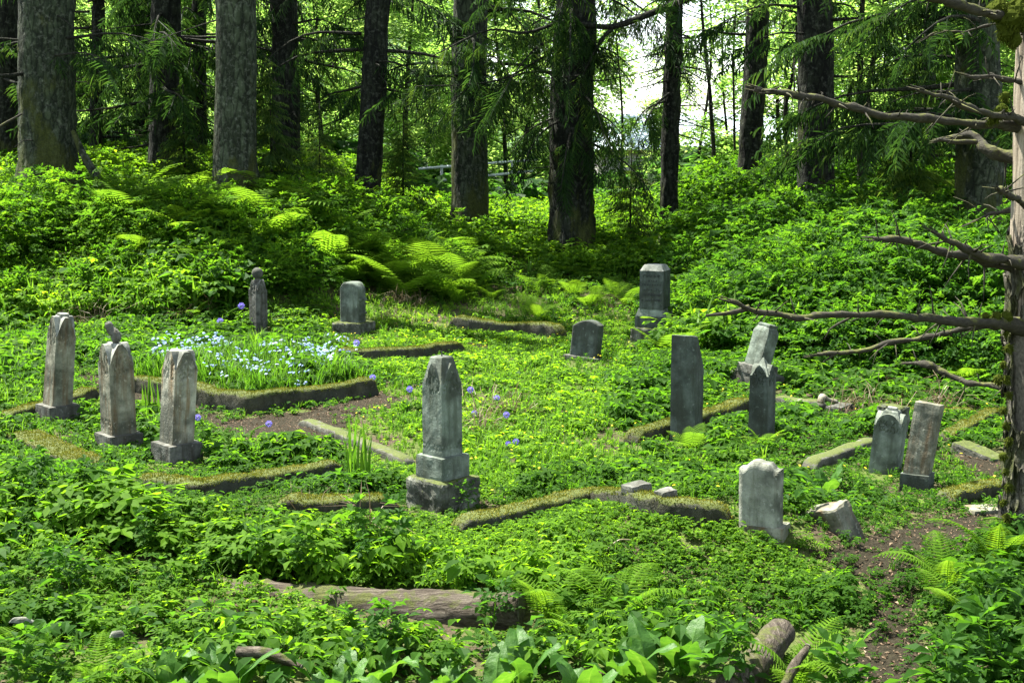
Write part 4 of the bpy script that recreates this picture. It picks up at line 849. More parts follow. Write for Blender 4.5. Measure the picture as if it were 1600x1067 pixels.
def frond(L=.6, pairs=20, near=True, droop=.9, w=.17):
    g = Geo(); s_ = np.linspace(0, 1, pairs + 3); el0 = 1.15; ang = el0 - droop * 1.5 * s_ ** 1.4
    dx = np.cos(ang), np.sin(ang); px = np.concatenate([[0], np.cumsum(dx[0][:-1])]) * L / (pairs + 2); pz = np.concatenate([[0], np.cumsum(dx[1][:-1])]) * L / (pairs + 2)
    C = np.stack([np.zeros_like(px), px, pz], -1)
    sd = np.array([.004, 0, 0]); q = np.arange(len(C) - 1); n = len(C)
    g.add(np.concatenate([C - sd, C + sd]), np.concatenate([np.stack([q, q + 1, q + n], -1), np.stack([q + 1, q + n + 1, q + n], -1)]), None, -.25)
    for k in range(3, pairs + 2):
        f = s_[k]; pl = w * L / .6 * (math.sin(math.pi * min(1, f * .92 + .12)) ** .7) * (1 if f < .85 else 1 - (f - .85) * 3); pl = max(.012, pl)
        t = C[min(k + 1, n - 1)] - C[k - 1]; t /= np.linalg.norm(t); nb = np.array([0, -t[2], t[1]])
        for sgn in (-1, 1):
            d = np.array([sgn, 0, 0]) * .9 + t * .42; d /= np.linalg.norm(d); d = d - np.array([0, 0, .16]); bw = L / pairs * (.40 if near else .30)
            a = C[k]; tip = a + d * pl; mid = a + d * pl * .5 + nb * .006
            if near:
                m_ = 6; V = []; T = []
                for j in range(m_ + 1):
                    f2 = j / m_; c = a + d * pl * f2 + t * .10 * pl * f2 ** 2 - np.array([0, 0, .10 * pl * f2 ** 2]); ww = bw * (1 - .85 * f2) * (1 if j % 2 == 0 else .62)
                    V += [c - t * ww, c + nb * .003, c + t * ww]
                for j in range(m_):
                    i0 = 3 * j; T += [(i0, i0 + 1, i0 + 4), (i0, i0 + 4, i0 + 3), (i0 + 1, i0 + 2, i0 + 5), (i0 + 1, i0 + 5, i0 + 4)]
                g.add(V, T, None, rnd.uniform(-.10, .10) + .14 * (f - .5))
            else: g.add([a - t * bw * .8, mid - t * bw * .8, tip, mid + t * bw * .8, a + t * bw * .8], [(0, 1, 3), (0, 3, 4), (1, 2, 3)], None, rnd.uniform(-.06, .06) + .12 * (f - .5))
    return g.arr()
def fern_arr(near, nf=8, L=.65, spread=.55):
    g = Geo()
    for k in range(nf):
        fr = frond(L * rnd.uniform(.6, 1.15), 24 if near else 18, near, rnd.uniform(.7, 1.25), .13 if near else .17); a = 2 * math.pi * k / nf + rnd.uniform(-.35, .35)
        g.scatter(fr, np.array([[0, 0, 0.]]), rots(np.array([a]), np.array([rnd.uniform(-.25, .2)]), np.array([a + math.pi / 2])), np.array([1.]), np.array([.36 + rnd.uniform(-.16, .12)]))
    return g.arr()
def tuft(n=14, h=.25, w=.005, lean=.5):
    g = Geo()
    for k in range(n):
        a = rnd.uniform(0, 6.28); hh = h * rnd.uniform(.5, 1.2); ln = lean * rnd.uniform(.2, 1.3); d = np.array([math.cos(a), math.sin(a), 0]); s_ = np.array([-d[1], d[0], 0]) * w
        b = np.array([rnd.uniform(-1, 1), rnd.uniform(-1, 1), 0]) * h * .18; p1 = b + d * ln * hh * .35 + np.array([0, 0, hh * .6]); p2 = b + d * ln * hh * 1.05 + np.array([0, 0, hh * (.98 - .3 * ln)])
        g.add([b - s_, b + s_, p1 - s_ * .8, p1 + s_ * .8, p2], [(0, 1, 2), (1, 3, 2), (2, 3, 4)], None, rnd.uniform(-.14, .14))
    return g.arr()
def bigleaf(L=.34, w=.19, curl=.5, n=15, rib=.10):
    """broad upright leaf with midrib, wavy margin and a backward curl"""
    g = Geo(); C = []
    for i in range(n + 1):
        f = i / n; ang = 1.35 - curl * 1.9 * f ** 1.5; C.append((f, ang))
    y = z = 0; rows = []; ph = rnd.uniform(0, 6)
    for i, (f, ang) in enumerate(C):
        if i: y += math.cos(ang) * L / n; z += math.sin(ang) * L / n
        ww = w / 2 * (math.sin(math.pi * min(1, .06 + f * .94) ** .8) ** .75 if f < 1 else 0) + .006; nb = (-math.sin(ang), math.cos(ang))
        row = []
        for sx in (-1, -.66, -.33, -.07, 0, .07, .33, .66, 1):
            dd = .10 * abs(sx) * w + .016 * math.sin(f * 17 + sx * 2 + ph) * abs(sx) - (.008 if abs(sx) < .05 else 0)
            row.append((sx * ww, y + nb[0] * -dd, z + nb[1] * dd))
        rows.append(row)
    V = np.array(rows).reshape(-1, 3); m_ = 9; q = np.arange(n)[:, None] * m_ + np.arange(m_ - 1)[None]
    A = np.tile([0, 0.03, 0.0, .06, .33, .06, 0.02, 0.0, 0], n + 1) * 1.0; A = A.reshape(n + 1, 9); A[1::2] += .05; A[::2] -= .05; A[:, 4] = .30; A += np.array([rnd.uniform(-.05, .05) for _ in range(n + 1)])[:, None]; A = A.reshape(-1)
    g.add(V, None, np.stack([q, q + 1, q + m_ + 1, q + m_], -1).reshape(-1, 4), A); return g.arr()

# ------------------------------------------------------------------ conifers: big trunks, drooping sprays
def spray_arr(seed, droop=1.0, n=26, wn=.016):
    """one flat hanging spruce spray along +y, 1 m long"""
    r_ = random.Random(seed); g = Geo(); ax = lambda f: np.array([0, f, -.22 * droop * f * f])
    V, T = stem(ax(0), ax(1), .006, .04); g.add(V, T, None, .05)
    for k in range(n):
        f = .08 + .92 * k / n; sd = -1 if k % 2 else 1; L = r_.uniform(.16, .40) * (1.1 - .6 * f); a = r_.uniform(.5, 1.1)
        d = np.array([sd * math.sin(a), math.cos(a), -r_.uniform(.25, 1.3) * droop]); d /= np.linalg.norm(d); p = ax(f); q = p + d * L; q[2] -= .12 * L * droop
        s1 = np.cross(d, (0, 0, 1)); s1 /= np.linalg.norm(s1) + 1e-6; s2 = np.cross(d, s1)
        m_ = (p + q) / 2 + np.array([0, 0, .02]); w = wn * r_.uniform(.7, 1.3)
        al = .5 + r_.uniform(-.16, .16)
        for s_ in (s1, s2):
            g.add([p, m_ - s_ * w, q, m_ + s_ * w], [(0, 1, 2), (0, 2, 3)], None, [al - .1, al, al + .16, al])
    return g.arr()
SPRAYS = [spray_arr(k) for k in range(4)]; LACY = [spray_arr(20 + k, 1.5, 30, .010) for k in range(4)]
def spruce_parts(H, r0, nb, low, reach, seed, lowb=(), dens=1.0):
    """branches (wood) and needles in the tree's own space. lowb: (z, azimuth, length, sprays, droop) for hanging limbs low on the trunk"""
    rg = np.random.default_rng(seed); gb, gn = Geo(), Geo(); L = []
    low = low + 3.2; nb = int(nb * .5)
    for k in range(nb):
        f = (k + rg.random()) / nb; z = low + (H - low) * f ** 1.1; L.append((z, rg.uniform(0, 6.28), reach * (1 - .78 * f) * rg.uniform(.7, 1.15), (int(6 * dens) if dens > 1.25 else 4), rg.uniform(.1, .35)))
    L += list(lowb)
    for z, az, ln, ns, dr in L:
        n = 8; s_ = np.linspace(0, 1, n); d = np.array([math.cos(az), math.sin(az)])
        kk = rg.normal(0, .12); P_ = np.stack([d[0] * s_ * ln - d[1] * kk * s_ ** 2 * ln, d[1] * s_ * ln + d[0] * kk * s_ ** 2 * ln, z + ln * (.12 * s_ - dr * s_ ** 2 + .03 * np.sin(s_ * 6 + z))], -1)
        tube(P_, np.linspace(.014 + .012 * ln, .006, n), 6, geo=gb)
        if ns <= 0: continue
        m_ = max(3, int(ns * ln / 1.6)); ff = np.sort(rg.uniform(.22, 1, m_)); pos = np.stack([np.interp(ff, s_, P_[:, i]) for i in range(3)], -1)
        sg = rg.choice([-1, 1], m_); a2 = az + sg * rg.uniform(.1, 1.2, m_) * (1.05 - ff); el = rg.uniform(-.55, .05, m_) - dr * .6
        fw = np.stack([np.cos(a2) * np.cos(el), np.sin(a2) * np.cos(el), np.sin(el)], -1); sc = rg.uniform(.6, 1.25, m_) * (1.0 if ln > 1.4 else .6)
        w = rg.integers(0, 4, m_)
        for q in range(4):
            t = w == q; gn.scatter((LACY if dr > .45 else SPRAYS)[q], pos[t], basis(fw[t], rg.normal(0, .4, t.sum())), sc[t], rg.uniform(-.32, .12, t.sum()))
    return gb, gn
TRUNKS = []
def conifer(label, base, top, wpx, Y, mat, H=20, flare=1.6, nb=34, low=8.5, reach=2.6, seed=1, lowb=(), stubs=8, dens=1.0, amp=.03, name='spruce_tree', group='trunks behind the clearing', zb=None):
    b = W(base[0], base[1], Y); b.z = float(hgt0(b.x, b.y)); t0 = W(top[0], top[1], Y + .01); mp = mpp(Vector((b.x, b.y, 3))); r0 = wpx * mp / 2
    TRUNKS.append((b.x, b.y, r0)); lean = (t0.x - W(base[0], base[1], Y).x) / max(1, t0.z - W(base[0], base[1], Y).z)
    root = thing(name, label, 'tree', b, group=group)
    n = 130; z = np.concatenate([np.linspace(-.3, 8, 100), np.linspace(8.2, H, 30)]); px_ = lean * z * np.clip(1 - z / 40, .3, 1) + .05 * np.sin(z * .7 + seed) * np.clip(z / 4, 0, 1)
    P_ = np.stack([px_, .04 * np.sin(z * .5 + 2 * seed) * np.clip(z / 4, 0, 1), z], -1)
    rr = r0 * np.interp(z, [-.3, 0, .35, .9, 2, 7, H], [flare * 1.1, flare, 1 + (flare - 1) * .5, 1 + (flare - 1) * .18, 1.02, .94, .12])
    g = tube(P_, rr, 44, amp, (7, 7, 2.2), seed)
    V = g.V[0]; cxy = np.stack([np.interp(V[:, 2], P_[:, 2], P_[:, 0]), np.interp(V[:, 2], P_[:, 2], P_[:, 1])], -1); dv = V[:, :2] - cxy; an = np.arctan2(dv[:, 1], dv[:, 0])
    butt = np.clip(1 - V[:, 2] / 1.1, 0, 1) ** 1.6 * (flare - 1) * .55; V[:, :2] = cxy + dv * (1 + butt * (np.cos(an * 5 + seed) * .6 + np.cos(an * 3 + 2 * seed) * .4))[:, None]
    V[:, :2] += (dv / np.maximum(np.linalg.norm(dv, axis=1, keepdims=True), 1e-5)) * ((fbm(V * np.array([17, 17, 9.]), seed + 9, 2) - .5) * amp)[:, None]
    g.V[0] = V; g.build('trunk', mat, root, True)
    rg = np.random.default_rng(seed + 50); gs = Geo()
    for k in range(stubs):
        zz = rg.uniform(1.2, 7.5); a = rg.uniform(0, 6.28); l = rg.uniform(.3, 1.5); o = np.array([np.interp(zz, z, px_), 0, zz]); d = np.array([math.cos(a), math.sin(a), rg.uniform(-.35, .1)])
        pp = spline([o + d * r0 * .8, o + d * (r0 + l * .5) + np.array([0, 0, -.03]), o + d * (r0 + l) + np.array([0, 0, rg.uniform(-.2, .05)])], 8); tube(pp, np.linspace(.018, .004, 8), 5, geo=gs)
        for q in range(3):
            i = rg.integers(3, 8); tube([pp[i], pp[i] + np.array([rg.normal(0, .2), rg.normal(0, .2), -rg.uniform(.02, .22)])], [.005, .002], 4, geo=gs)
    gb, gn = spruce_parts(H, r0, nb, low, reach, seed, lowb, dens)
    if gs.n: V_, T_, Q_, A_ = gs.arr(); gb.add(V_, T_, Q_, A_)
    build_crown('crown', gn, gb, M['needle'], M['bark_thin'], root)
    return root
def hang(k, z0, z1, l0, l1, a0, a1, ns, dr, seed):
    r_ = random.Random(seed); return [(r_.uniform(z0, z1), math.radians(r_.uniform(a0, a1)), r_.uniform(l0, l1), ns, dr * r_.uniform(.6, 1.4)) for _ in range(k)]
# azimuth: 0 = to the right, 90 = away, 270 = towards the camera
conifer('thickest furrowed trunk on the far left with moss at its foot', (74, 280), (74, 20), 84, 28.5, M['bark_moss'], 24, 1.5, 30, 9, 3.0, 3, hang(7, 2.5, 6, 1.2, 2.6, 100, 350, 6, .3, 1), 10, amp=.055)
conifer('dark trunk at the left frame edge behind hanging boughs', (8, 290), (10, 20), 40, 33, M['bark_dark'], 20, 1.4, 30, 5, 2.8, 4, hang(8, 2, 6, 1.5, 3, -60, 250, 7, .3, 2))
conifer('nearly black trunk wrapped in dark drooping boughs, second on the left', (258, 300), (258, 20), 44, 31, M['bark_dark'], 22, 1.5, 34, 6.5, 3.0, 5, hang(30, 1.6, 6.8, 1.6, 3.4, 0, 360, 9, .38, 3), 10, 1.2)
conifer('smooth grey lit trunk standing clear on the left', (367, 320), (366, 20), 62, 28, M['bark_grey'], 24, 1.55, 12, 10, 2.6, 6, (), 4, amp=.016)
conifer('straight dark trunk just right of the smooth grey one', (446, 260), (444, 20), 41, 31.5, M['bark_dark'], 22, 1.3, 12, 9, 2.6, 7, hang(14, 2.4, 6.8, 1, 2.8, -60, 200, 7, .3, 4), 12)
conifer('dark trunk leaning to the right, left of centre', (568, 300), (594, 0), 38, 30, M['bark_dark'], 20, 1.35, 12, 9, 2.4, 8, hang(14, 2.8, 6.8, 1.2, 3.0, -60, 220, 7, .4, 5), 12)
conifer('thick lichened trunk in the middle of the tree line', (734, 350), (736, 20), 55, 31, M['bark_moss'], 24, 1.25, 16, 9, 2.8, 9, hang(14, 3.4, 7.5, 1.4, 3.2, 150, 380, 7, .5, 6), 8, amp=.03)
conifer('dark shaggy trunk right of the thick lichened one', (893, 372), (896, 20), 66, 29, M['bark_dark'], 22, 1.3, 14, 9, 2.8, 10, hang(24, 2.2, 7.0, 1.0, 2.4, 170, 380, 8, .6, 7), 14, amp=.06)
conifer('narrow black trunk before the bright gap', (1047, 322), (1049, 20), 27, 30, M['bark_dark'], 18, 1.2, 26, 9, 2.2, 11, hang(16, 2.6, 7.0, .8, 2.4, 0, 360, 6, .5, 8), 46)
big = conifer('black trunk right of the bright gap, with a long drooping limb', (1170, 262), (1182, 0), 36, 31, M['bark_dark'], 21, 1.2, 28, 9, 2.4, 12, hang(8, 3.4, 6.5, .8, 1.8, 0, 360, 5, .25, 9), 12)
conifer('broad brown trunk right of the bright gap behind the long dead branch', (1275, 300), (1274, 20), 55, 27.5, M['bark_dark'], 23, 1.25, 30, 9, 2.8, 13, hang(12, 2.2, 6, 1, 2.6, -60, 240, 7, .3, 10), 8, amp=.025)
conifer('broad shadowed trunk behind the dead tree branches', (1532, 330), (1530, 20), 68, 24.5, M['bark_moss'], 22, 1.3, 32, 7.5, 3.2, 14, hang(24, 2.0, 6.5, 1.6, 3.6, 100, 260, 9, .3, 11), 8, amp=.05)
for lab_, u_, Y_, sd_ in (('dense dark spruce with boughs to the ground behind the thickest left trunk', 150, 36, 31), ('dense dark spruce behind the black trunk', 222, 38, 32), ('dense dark spruce between the black and the smooth grey trunk', 312, 34.5, 33), ('dense dark spruce standing at the far left edge', 20, 38, 34), ('dense dark spruce above the right bank', 1450, 30.5, 35)):
    conifer(lab_, (u_, 290), (u_ + 4, 20), 20, Y_, M['bark_dark'], 15, 1.2, 110, -2.6, 2.3 if u_ < 400 else 1.9, sd_, (), 0, 1.5, group='dense spruces deeper in the wood')
# the long limb that droops across the middle: it springs from the trunk right of the gap
bl = np.array(big.location); Yl = 28.5; g = Geo(); gn = Geo()
def limb(pts, r):
    P_ = spline([np.array(W(u, v, y)) - bl for u, v, y in pts], 30); tube(P_, np.linspace(r[0], r[1], 30), 8, .006, (20, 20, 20), 3, geo=g); return P_
LB = [limb([(1178, -42, 30.8), (1066, 2, 29.6), (1010, 24, 29), (958, 42, 28.6), (905, 38, 28.4), (880, 34, 28.4), (820, 52, 28.3), (760, 48, 28.2), (672, 90, 28.0)], (.085, .012)),
      limb([(922, 41, 28.5), (880, 68, 28.3), (845, 92, 28.2), (790, 122, 28), (735, 132, 28), (650, 135, 27.9)], (.035, .008)),
      limb([(958, 42, 28.6), (938, 66, 28.5), (912, 115, 28.4), (906, 150, 28.4), (903, 190, 28.4)], (.04, .008)),
      limb([(835, 98, 28.2), (838, 150, 28.2), (848, 215, 28.2)], (.012, .005)), limb([(910, 118, 28.4), (860, 122, 28.3), (830, 118, 28.2)], (.012, .005)), limb([(735, 132, 28), (700, 170, 28), (690, 196, 28)], (.01, .004))]
for i, P_ in enumerate(LB):
    m_ = (60, 44, 22, 10, 10, 10)[i]; lo = .3 if i == 0 else .1; k = RNG.integers(int(lo * 29), 30, m_); fw = np.stack([RNG.normal(0, .7, m_), RNG.normal(0, .7, m_), RNG.uniform(-1.5, -.15, m_)], -1)
    for q in range(4):
        t = np.arange(m_) % 4 == q; gn.scatter(LACY[q], P_[k[t]], basis(fw[t], RNG.normal(0, .6, t.sum())), RNG.uniform(.35, 1.0, t.sum()), RNG.uniform(-.2, .35, t.sum()))
g.build('drooping_limb', M['bark_thin'], big, True); gn.build('limb_needles', M['needle'], big)
# leaning snag beside the thickest trunk
sb = W(172, 335, 27.6); sb.z = float(hgt0(sb.x, sb.y)); sn = thing('leaning_snag', 'slim pale dead stem leaning against the thickest left trunk', 'dead stem', sb)
q = np.array(W(114, 205, 28)) - np.array(sb); tube(spline([(.05, 0, -.2), q * .35 + np.array([.06, 0, 0]), q * .7, q], 30), np.linspace(.12, .05, 30), 14, .02, (10, 10, 5), 5).build('stem', M['bark_moss'], sn, True)
sb = W(-14, 212, 26); e = np.array(W(34, 178, 26)) - np.array(sb); sb2 = thing('leaning_snag', 'pale broken stick jutting in at the left frame edge', 'dead stem', (sb.x - .6, 26, float(hgt0(sb.x - .6, 26)))); o_ = np.array(sb) - np.array(sb2.location)
tube(spline([(0, 0, -.2), o_ * .6, o_, o_ + e], 20), np.linspace(.05, .018, 20), 9, .006, (14, 14, 14), 7).build('stem', M['branch'], sb2, True)

# ------------------------------------------------------------------ broadleaved trees and saplings further back
CLUMP = []
for k in range(4):
    g = Geo(); r_ = random.Random(40 + k)
    for i in range(9):
        V, T = leaf_dia(r_.uniform(.10, .16), .62, .10); g.add(place(V, r_.uniform(0, 6.28), r_.uniform(0, .9), r_.uniform(0, 6.28), (r_.uniform(-.24, .24), r_.uniform(-.24, .24), r_.uniform(-.16, .16))), T, None, .5 + r_.uniform(-.15, .15))
    CLUMP.append(g.arr())
def leafcloud(gn, rg, cents, rads, per, tint=0.0, sc=1.0):
    for c, r_ in zip(cents, rads):
        p = rg.normal(0, 1, (per, 3)); p /= np.linalg.norm(p, axis=1, keepdims=True); p = p * (rg.random((per, 1)) ** .45) * np.array([r_, r_, r_ * .6]) + c
        w = rg.integers(0, 4, per); ts = tint + rg.normal(0, .12)
        for q in range(4):
            t = w == q; gn.scatter(CLUMP[q], p[t], rots(rg.uniform(0, 6.28, t.sum()), rg.uniform(0, .5, t.sum()), rg.uniform(0, 6.28, t.sum())), sc * rg.uniform(.7, 1.3, t.sum()), ts + rg.normal(0, .08, t.sum()))
def broadleaf_proto(seed, H, spread, n_cl, per, low=.15, r0=.09, tint=0.0, sc=1.0):
    rg = np.random.default_rng(seed); root = thing('broadleaved_tree', 'bright leafy tree', 'tree', (0, 0, -50)); gt, gn = Geo(), Geo(); C = []; R_ = []
    z = np.linspace(-.2, H * .92, 24); P_ = np.stack([.25 * np.sin(z * .6 + seed), .2 * np.cos(z * .5 + seed) - .2, z], -1); tube(P_, np.interp(z, [-.2, H], [r0, .015]), 9, .006, (9, 9, 4), seed, geo=gt)
    for k in range(n_cl):
        f = low + (1 - low) * (k + rg.random()) / n_cl; zz = H * f; a = rg.uniform(0, 6.28); l = spread * (.25 + .9 * rg.random()) * math.sin(math.pi * min(1, .22 + .72 * f)) ; zs = max(.1, zz - l * .45)
        o = np.array([np.interp(zs, z, P_[:, 0]), np.interp(zs, z, P_[:, 1]), zs]); e = np.array([o[0] + math.cos(a) * l, o[1] + math.sin(a) * l, zz])
        tube(spline([o, (o + e) / 2 + rg.normal(0, .08, 3), e], 7), np.linspace(.022, .006, 7), 5, geo=gt); C.append(e); R_.append(rg.uniform(.45, .95) * spread * .42)
        if rg.random() < .6: C.append((o + 2 * e) / 3 + rg.normal(0, .25, 3)); R_.append(.5 * spread * .42)
    leafcloud(gn, rg, C, R_, per, tint, sc); t = gt.build('trunk', M['bark_thin'], root, True); c = gn.build('crown', M['canopy'], root); reg(root, t, c); return root
BP = [broadleaf_proto(61, 9, 2.6, 30, 34, .10, .10, .08), broadleaf_proto(62, 7, 2.2, 26, 32, .08, .08, .16), broadleaf_proto(63, 11, 3.0, 34, 34, .12, .12, .0), broadleaf_proto(64, 5, 1.8, 22, 26, .05, .05, .2, .85), broadleaf_proto(65, 8, 2.2, 14, 16, .3, .06, .1, .9)]
# (u, distance, kind, scale, label)
FAR = [(20, 40, 2, 1, 'leafy tree glimpsed behind the thickest left trunk'), (130, 47, 3, 1.2, 'pale green tree between the thickest trunk and the black one'), (205, 50, 0, 1, 'leafy tree behind the dark drooping boughs on the left'),
       (318, 50, 1, 1, 'leafy tree glimpsed between the black trunk and the smooth grey one'), (425, 40, 3, 1.2, 'small leafy tree in the slit between the grey and straight dark trunks'), (500, 39, 1, 1.05, 'sunlit yellow-green tree between the straight and the leaning trunks'), (540, 47, 2, 1, 'tall pale leafy tree behind the leaning trunk'),
       (480, 54, 0, 1.2, 'hazy leafy tree far behind the straight dark trunk'), (635, 43, 0, .95, 'sunlit tree between the leaning trunk and the thick middle trunk'), (675, 52, 2, 1, 'leafy tree far behind, left of the thick middle trunk'), (790, 41, 1, 1, 'bright leafy tree between the thick middle trunk and the shaggy one'), (830, 50, 0, 1.1, 'leafy tree far behind the shaggy trunk'),
       (955, 46, 4, .9, 'sparse airy tree on the left side of the bright gap'), (1100, 43, 4, .95, 'sparse airy tree standing in the bright gap'), (1065, 48, 3, .9, 'low leafy tree at the back of the bright gap'), (1130, 39, 4, .75, 'airy sapling before the pale building'), (1218, 38, 1, .9, 'bright leafy tree between the black trunk and the broad brown one'), (1240, 47, 2, .9, 'leafy tree behind the broad brown trunk'), (1330, 37, 0, .95, 'bright leafy tree right of the broad brown trunk'),
       (1400, 41, 2, .95, 'tall leafy tree above the right bank'), (1440, 33, 1, .95, 'shaded leafy tree beside the broad shadowed trunk'), (1490, 39, 0, 1, 'leafy tree behind the dead branches at the right'), (1580, 34, 1, 1, 'leafy tree behind the dead trunk'), (1640, 30, 2, .9, 'leafy tree at the right edge of the wood'), (720, 60, 2, 1.15, 'hazy tall tree far behind the middle trunk'), (320, 58, 2, 1.15, 'tall tree far behind the smooth grey trunk'), (60, 55, 2, 1.1, 'tall tree far behind the left trunks')]
used = set()
for i, (u, d, k, sc, lab) in enumerate(FAR):
    p = W(u, 220, d); p.z = float(hgt0(p.x, d)) - .05; first = k not in used; used.add(k)
    if first: o = BP[k]; o.location = p; o.rotation_euler = (0, 0, i * 1.7); o.scale = (sc,) * 3; o['label'] = lab; o['group'] = 'leafy trees behind the tree line'
    else: dup(BP[k], p, i * 1.7, sc, lab, 'leafy trees behind the tree line')
def thin_tree(label, path, wpx, Y, clumps, seed):
    P_ = [W(u, v, Y) for u, v in path]; b = Vector((P_[0].x, Y, float(hgt0(P_[0].x, Y)))); r = thing('slender_tree', label, 'tree', b, group='slender stems in the wood'); m_ = mpp(P_[0]); pts = [np.array([0, 0, -.2])] + [np.array(p - b) for p in P_[1:]]
    e = pts[-1] + (pts[-1] - pts[-2]) * 1.2; pts.append(e); S = spline(pts, 40); tube(S, np.linspace(wpx * m_ / 2, wpx * m_ / 5, 40), 10, .012, (9, 9, 4), seed).build('trunk', M['bark_thin'], r, True)
    rg = np.random.default_rng(seed); gn = Geo(); gb = Geo(); C = []
    for k in range(clumps):
        i = rg.integers(14, 40); a = rg.uniform(0, 6.28); l = rg.uniform(.4, 1.3); c = S[i] + np.array([math.cos(a) * l, math.sin(a) * l, rg.uniform(0, .5)]); tube(spline([S[i], (S[i] + c) / 2 + np.array([0, 0, .05]), c], 5), np.linspace(.014, .004, 5), 5, geo=gb); C.append(c)
    leafcloud(gn, rg, C, [rg.uniform(.25, .5) for _ in C], 9, .05, .8); build_crown('crown', gn, gb, M['canopy'], M['bark_thin'], r); return r
thin_tree('thin curving stem in the middle of the bright gap', [(1120, 280), (1113, 200), (1108, 130), (1100, 60), (1096, 10)], 8, 34, 16, 91)
thin_tree('very thin straight stem just left of the black trunk by the gap', [(1150, 265), (1147, 180), (1146, 90), (1150, 10)], 5, 35, 9, 92)
thin_tree('slender dark stem right of the broad brown trunk', [(1349, 290), (1344, 200), (1344, 100), (1348, 0)], 14, 29, 26, 93)
thin_tree('slender stem leaning right beside the upright slender one', [(1352, 300), (1356, 150), (1366, 90), (1382, 0)], 10, 29.5, 20, 94)
thin_tree('forked thin stem left of the broad brown trunk', [(1240, 300), (1226, 190), (1238, 120), (1245, 50), (1240, 0)], 7, 30, 14, 95)
# young spruces low between the trunks
def sapling(label, u, v, Y, H, seed):
    b = W(u, v, Y); b.z = float(hgt0(b.x, b.y)); r = thing('young_spruce', label, 'tree', b, group='young spruces between the trunks'); rg = np.random.default_rng(seed)
    tube([(0, 0, -.1), (0, 0, H * .5), (.02, 0, H)], [.03, .02, .006], 7).build('trunk', M['bark_thin'], r, True); gn = Geo(); n = int(46 * H); z = rg.uniform(.1, 1, n) * H; a = rg.uniform(0, 6.28, n); el = rg.uniform(-.35, .25, n)
    fw = np.stack([np.cos(a) * np.cos(el), np.sin(a) * np.cos(el), np.sin(el)], -1)
    for q in range(4):
        t = np.arange(n) % 4 == q; gn.scatter(SPRAYS[q], np.stack([0 * z, 0 * z, z], -1)[t], basis(fw[t]), (.25 + .95 * (1 - z / H))[t] * rg.uniform(.7, 1.1, t.sum()) * H / 3, rg.uniform(-.05, .4, t.sum()))
    gn.build('crown', M['needle'], r)
sapling('young dark spruce between the smooth grey trunk and the straight dark one', 425, 300, 28.6, 2.9, 1); sapling('small bluish young spruce behind the ferns left of the leaning trunk', 500, 290, 29.5, 2.2, 2); sapling('small drooping young spruce right of the leaning trunk', 630, 300, 31.5, 2.6, 3)
sapling('tangled young spruce right of the shaggy trunk', 985, 330, 29.3, 2.4, 4); sapling('young spruce under the black trunk left of the gap', 290, 310, 30, 2.2, 5); sapling('young spruce behind the right bank shrubs', 1420, 330, 26, 3.4, 6)

# ------------------------------------------------------------------ far things glimpsed through the wood
hx = W(1075, 270, 66); hz = float(hgt0(hx.x, 66)); hb = thing('low_building', 'long low pale building beyond the bright gap in the trees', 'building', (hx.x, 66, hz))
def bx(x0, x1, y0, y1, z0, z1): return Geo().add([(x0, y0, z0), (x1, y0, z0), (x1, y1, z0), (x0, y1, z0), (x0, y0, z1), (x1, y0, z1), (x1, y1, z1), (x0, y1, z1)], None, [(0, 3, 2, 1), (4, 5, 6, 7), (0, 1, 5, 4), (1, 2, 6, 5), (2, 3, 7, 6), (3, 0, 4, 7)])
bx(-4, 6, 0, 6, -.4, 2.55 - hz).build('wall', M['wall'], hb); bx(-4.3, 6.3, -.35, -.05, 2.56 - hz, 2.72 - hz).build('eave_trim', M['eave'], hb)
Geo().add([(-4.3, -.35, 2.73 - hz), (6.3, -.35, 2.73 - hz), (6.3, 3, 4.4 - hz), (-4.3, 3, 4.4 - hz), (-4.3, 6.4, 2.73 - hz), (6.3, 6.4, 2.73 - hz), (-4.3, 3, 2.7 - hz), (6.3, 3, 2.7 - hz)], [(0, 3, 6), (3, 4, 6), (1, 7, 2), (2, 7, 5)], [(0, 1, 2, 3), (3, 2, 5, 4)]).build('roof', M['roofm'], hb)
for x0 in (-2.5, 2.2): bx(x0, x0 + .9, -.03, .02, 1.5 - hz, 2.2 - hz).build('window', M['glass'], hb)
c = W(755, 270, 40); rl = thing('railing', 'pale three-bar railing glimpsed low behind the thick middle trunk', 'railing', (c.x, 40, float(hgt0(c.x, 40))))
for (a, b) in (((654, 264), (858, 248)), ((672, 284), (836, 267)), ((678, 306), (816, 290))):
    tube([np.array(W(*a, 40)) - np.array(rl.location), np.array(W(*b, 40)) - np.array(rl.location)], .035, 8).build('bar', M['rail'], rl)
for u, v in ((690, 258), (800, 250)): e = np.array(W(u, v, 40.06)) - np.array(rl.location); tube([(e[0], e[1], -.2), e], .04, 8).build('post', M['rail'], rl)
hxs = np.linspace(-160, 160, 60); hys = np.linspace(95, 200, 16); HX, HY = np.meshgrid(hxs, hys)
HZ = 1 + (HY - 95) / 105 * (30 * sm(8, -20, HX) + 14 * sm(30, 70, HX)) + 3 * n2(HX, HY, .08, 5) * sm(95, 110, HY)
q = np.arange(15)[:, None] * 60 + np.arange(59)[None]; tag(Geo().add(np.stack([HX, HY, HZ], -1).reshape(-1, 3), None, np.stack([q, q + 1, q + 61, q + 60], -1).reshape(-1, 4)).build('hills', M['hill'], smooth=True), kind='structure')
rg = np.random.default_rng(77); gn = Geo(); N = 620; x = rg.uniform(-34, 34, N); y = rg.uniform(58, 84, N); gap = (x / y > .07) & (x / y < .175); keep = ~gap; z = rg.uniform(.5, 11, N)
low = gap & (z < .5) & (y > 72); k = keep | low
leafcloud(gn, rg, np.stack([x, y, z + 1], -1)[k], rg.uniform(1.0, 2.0, k.sum()), 26, .0, 2.2)
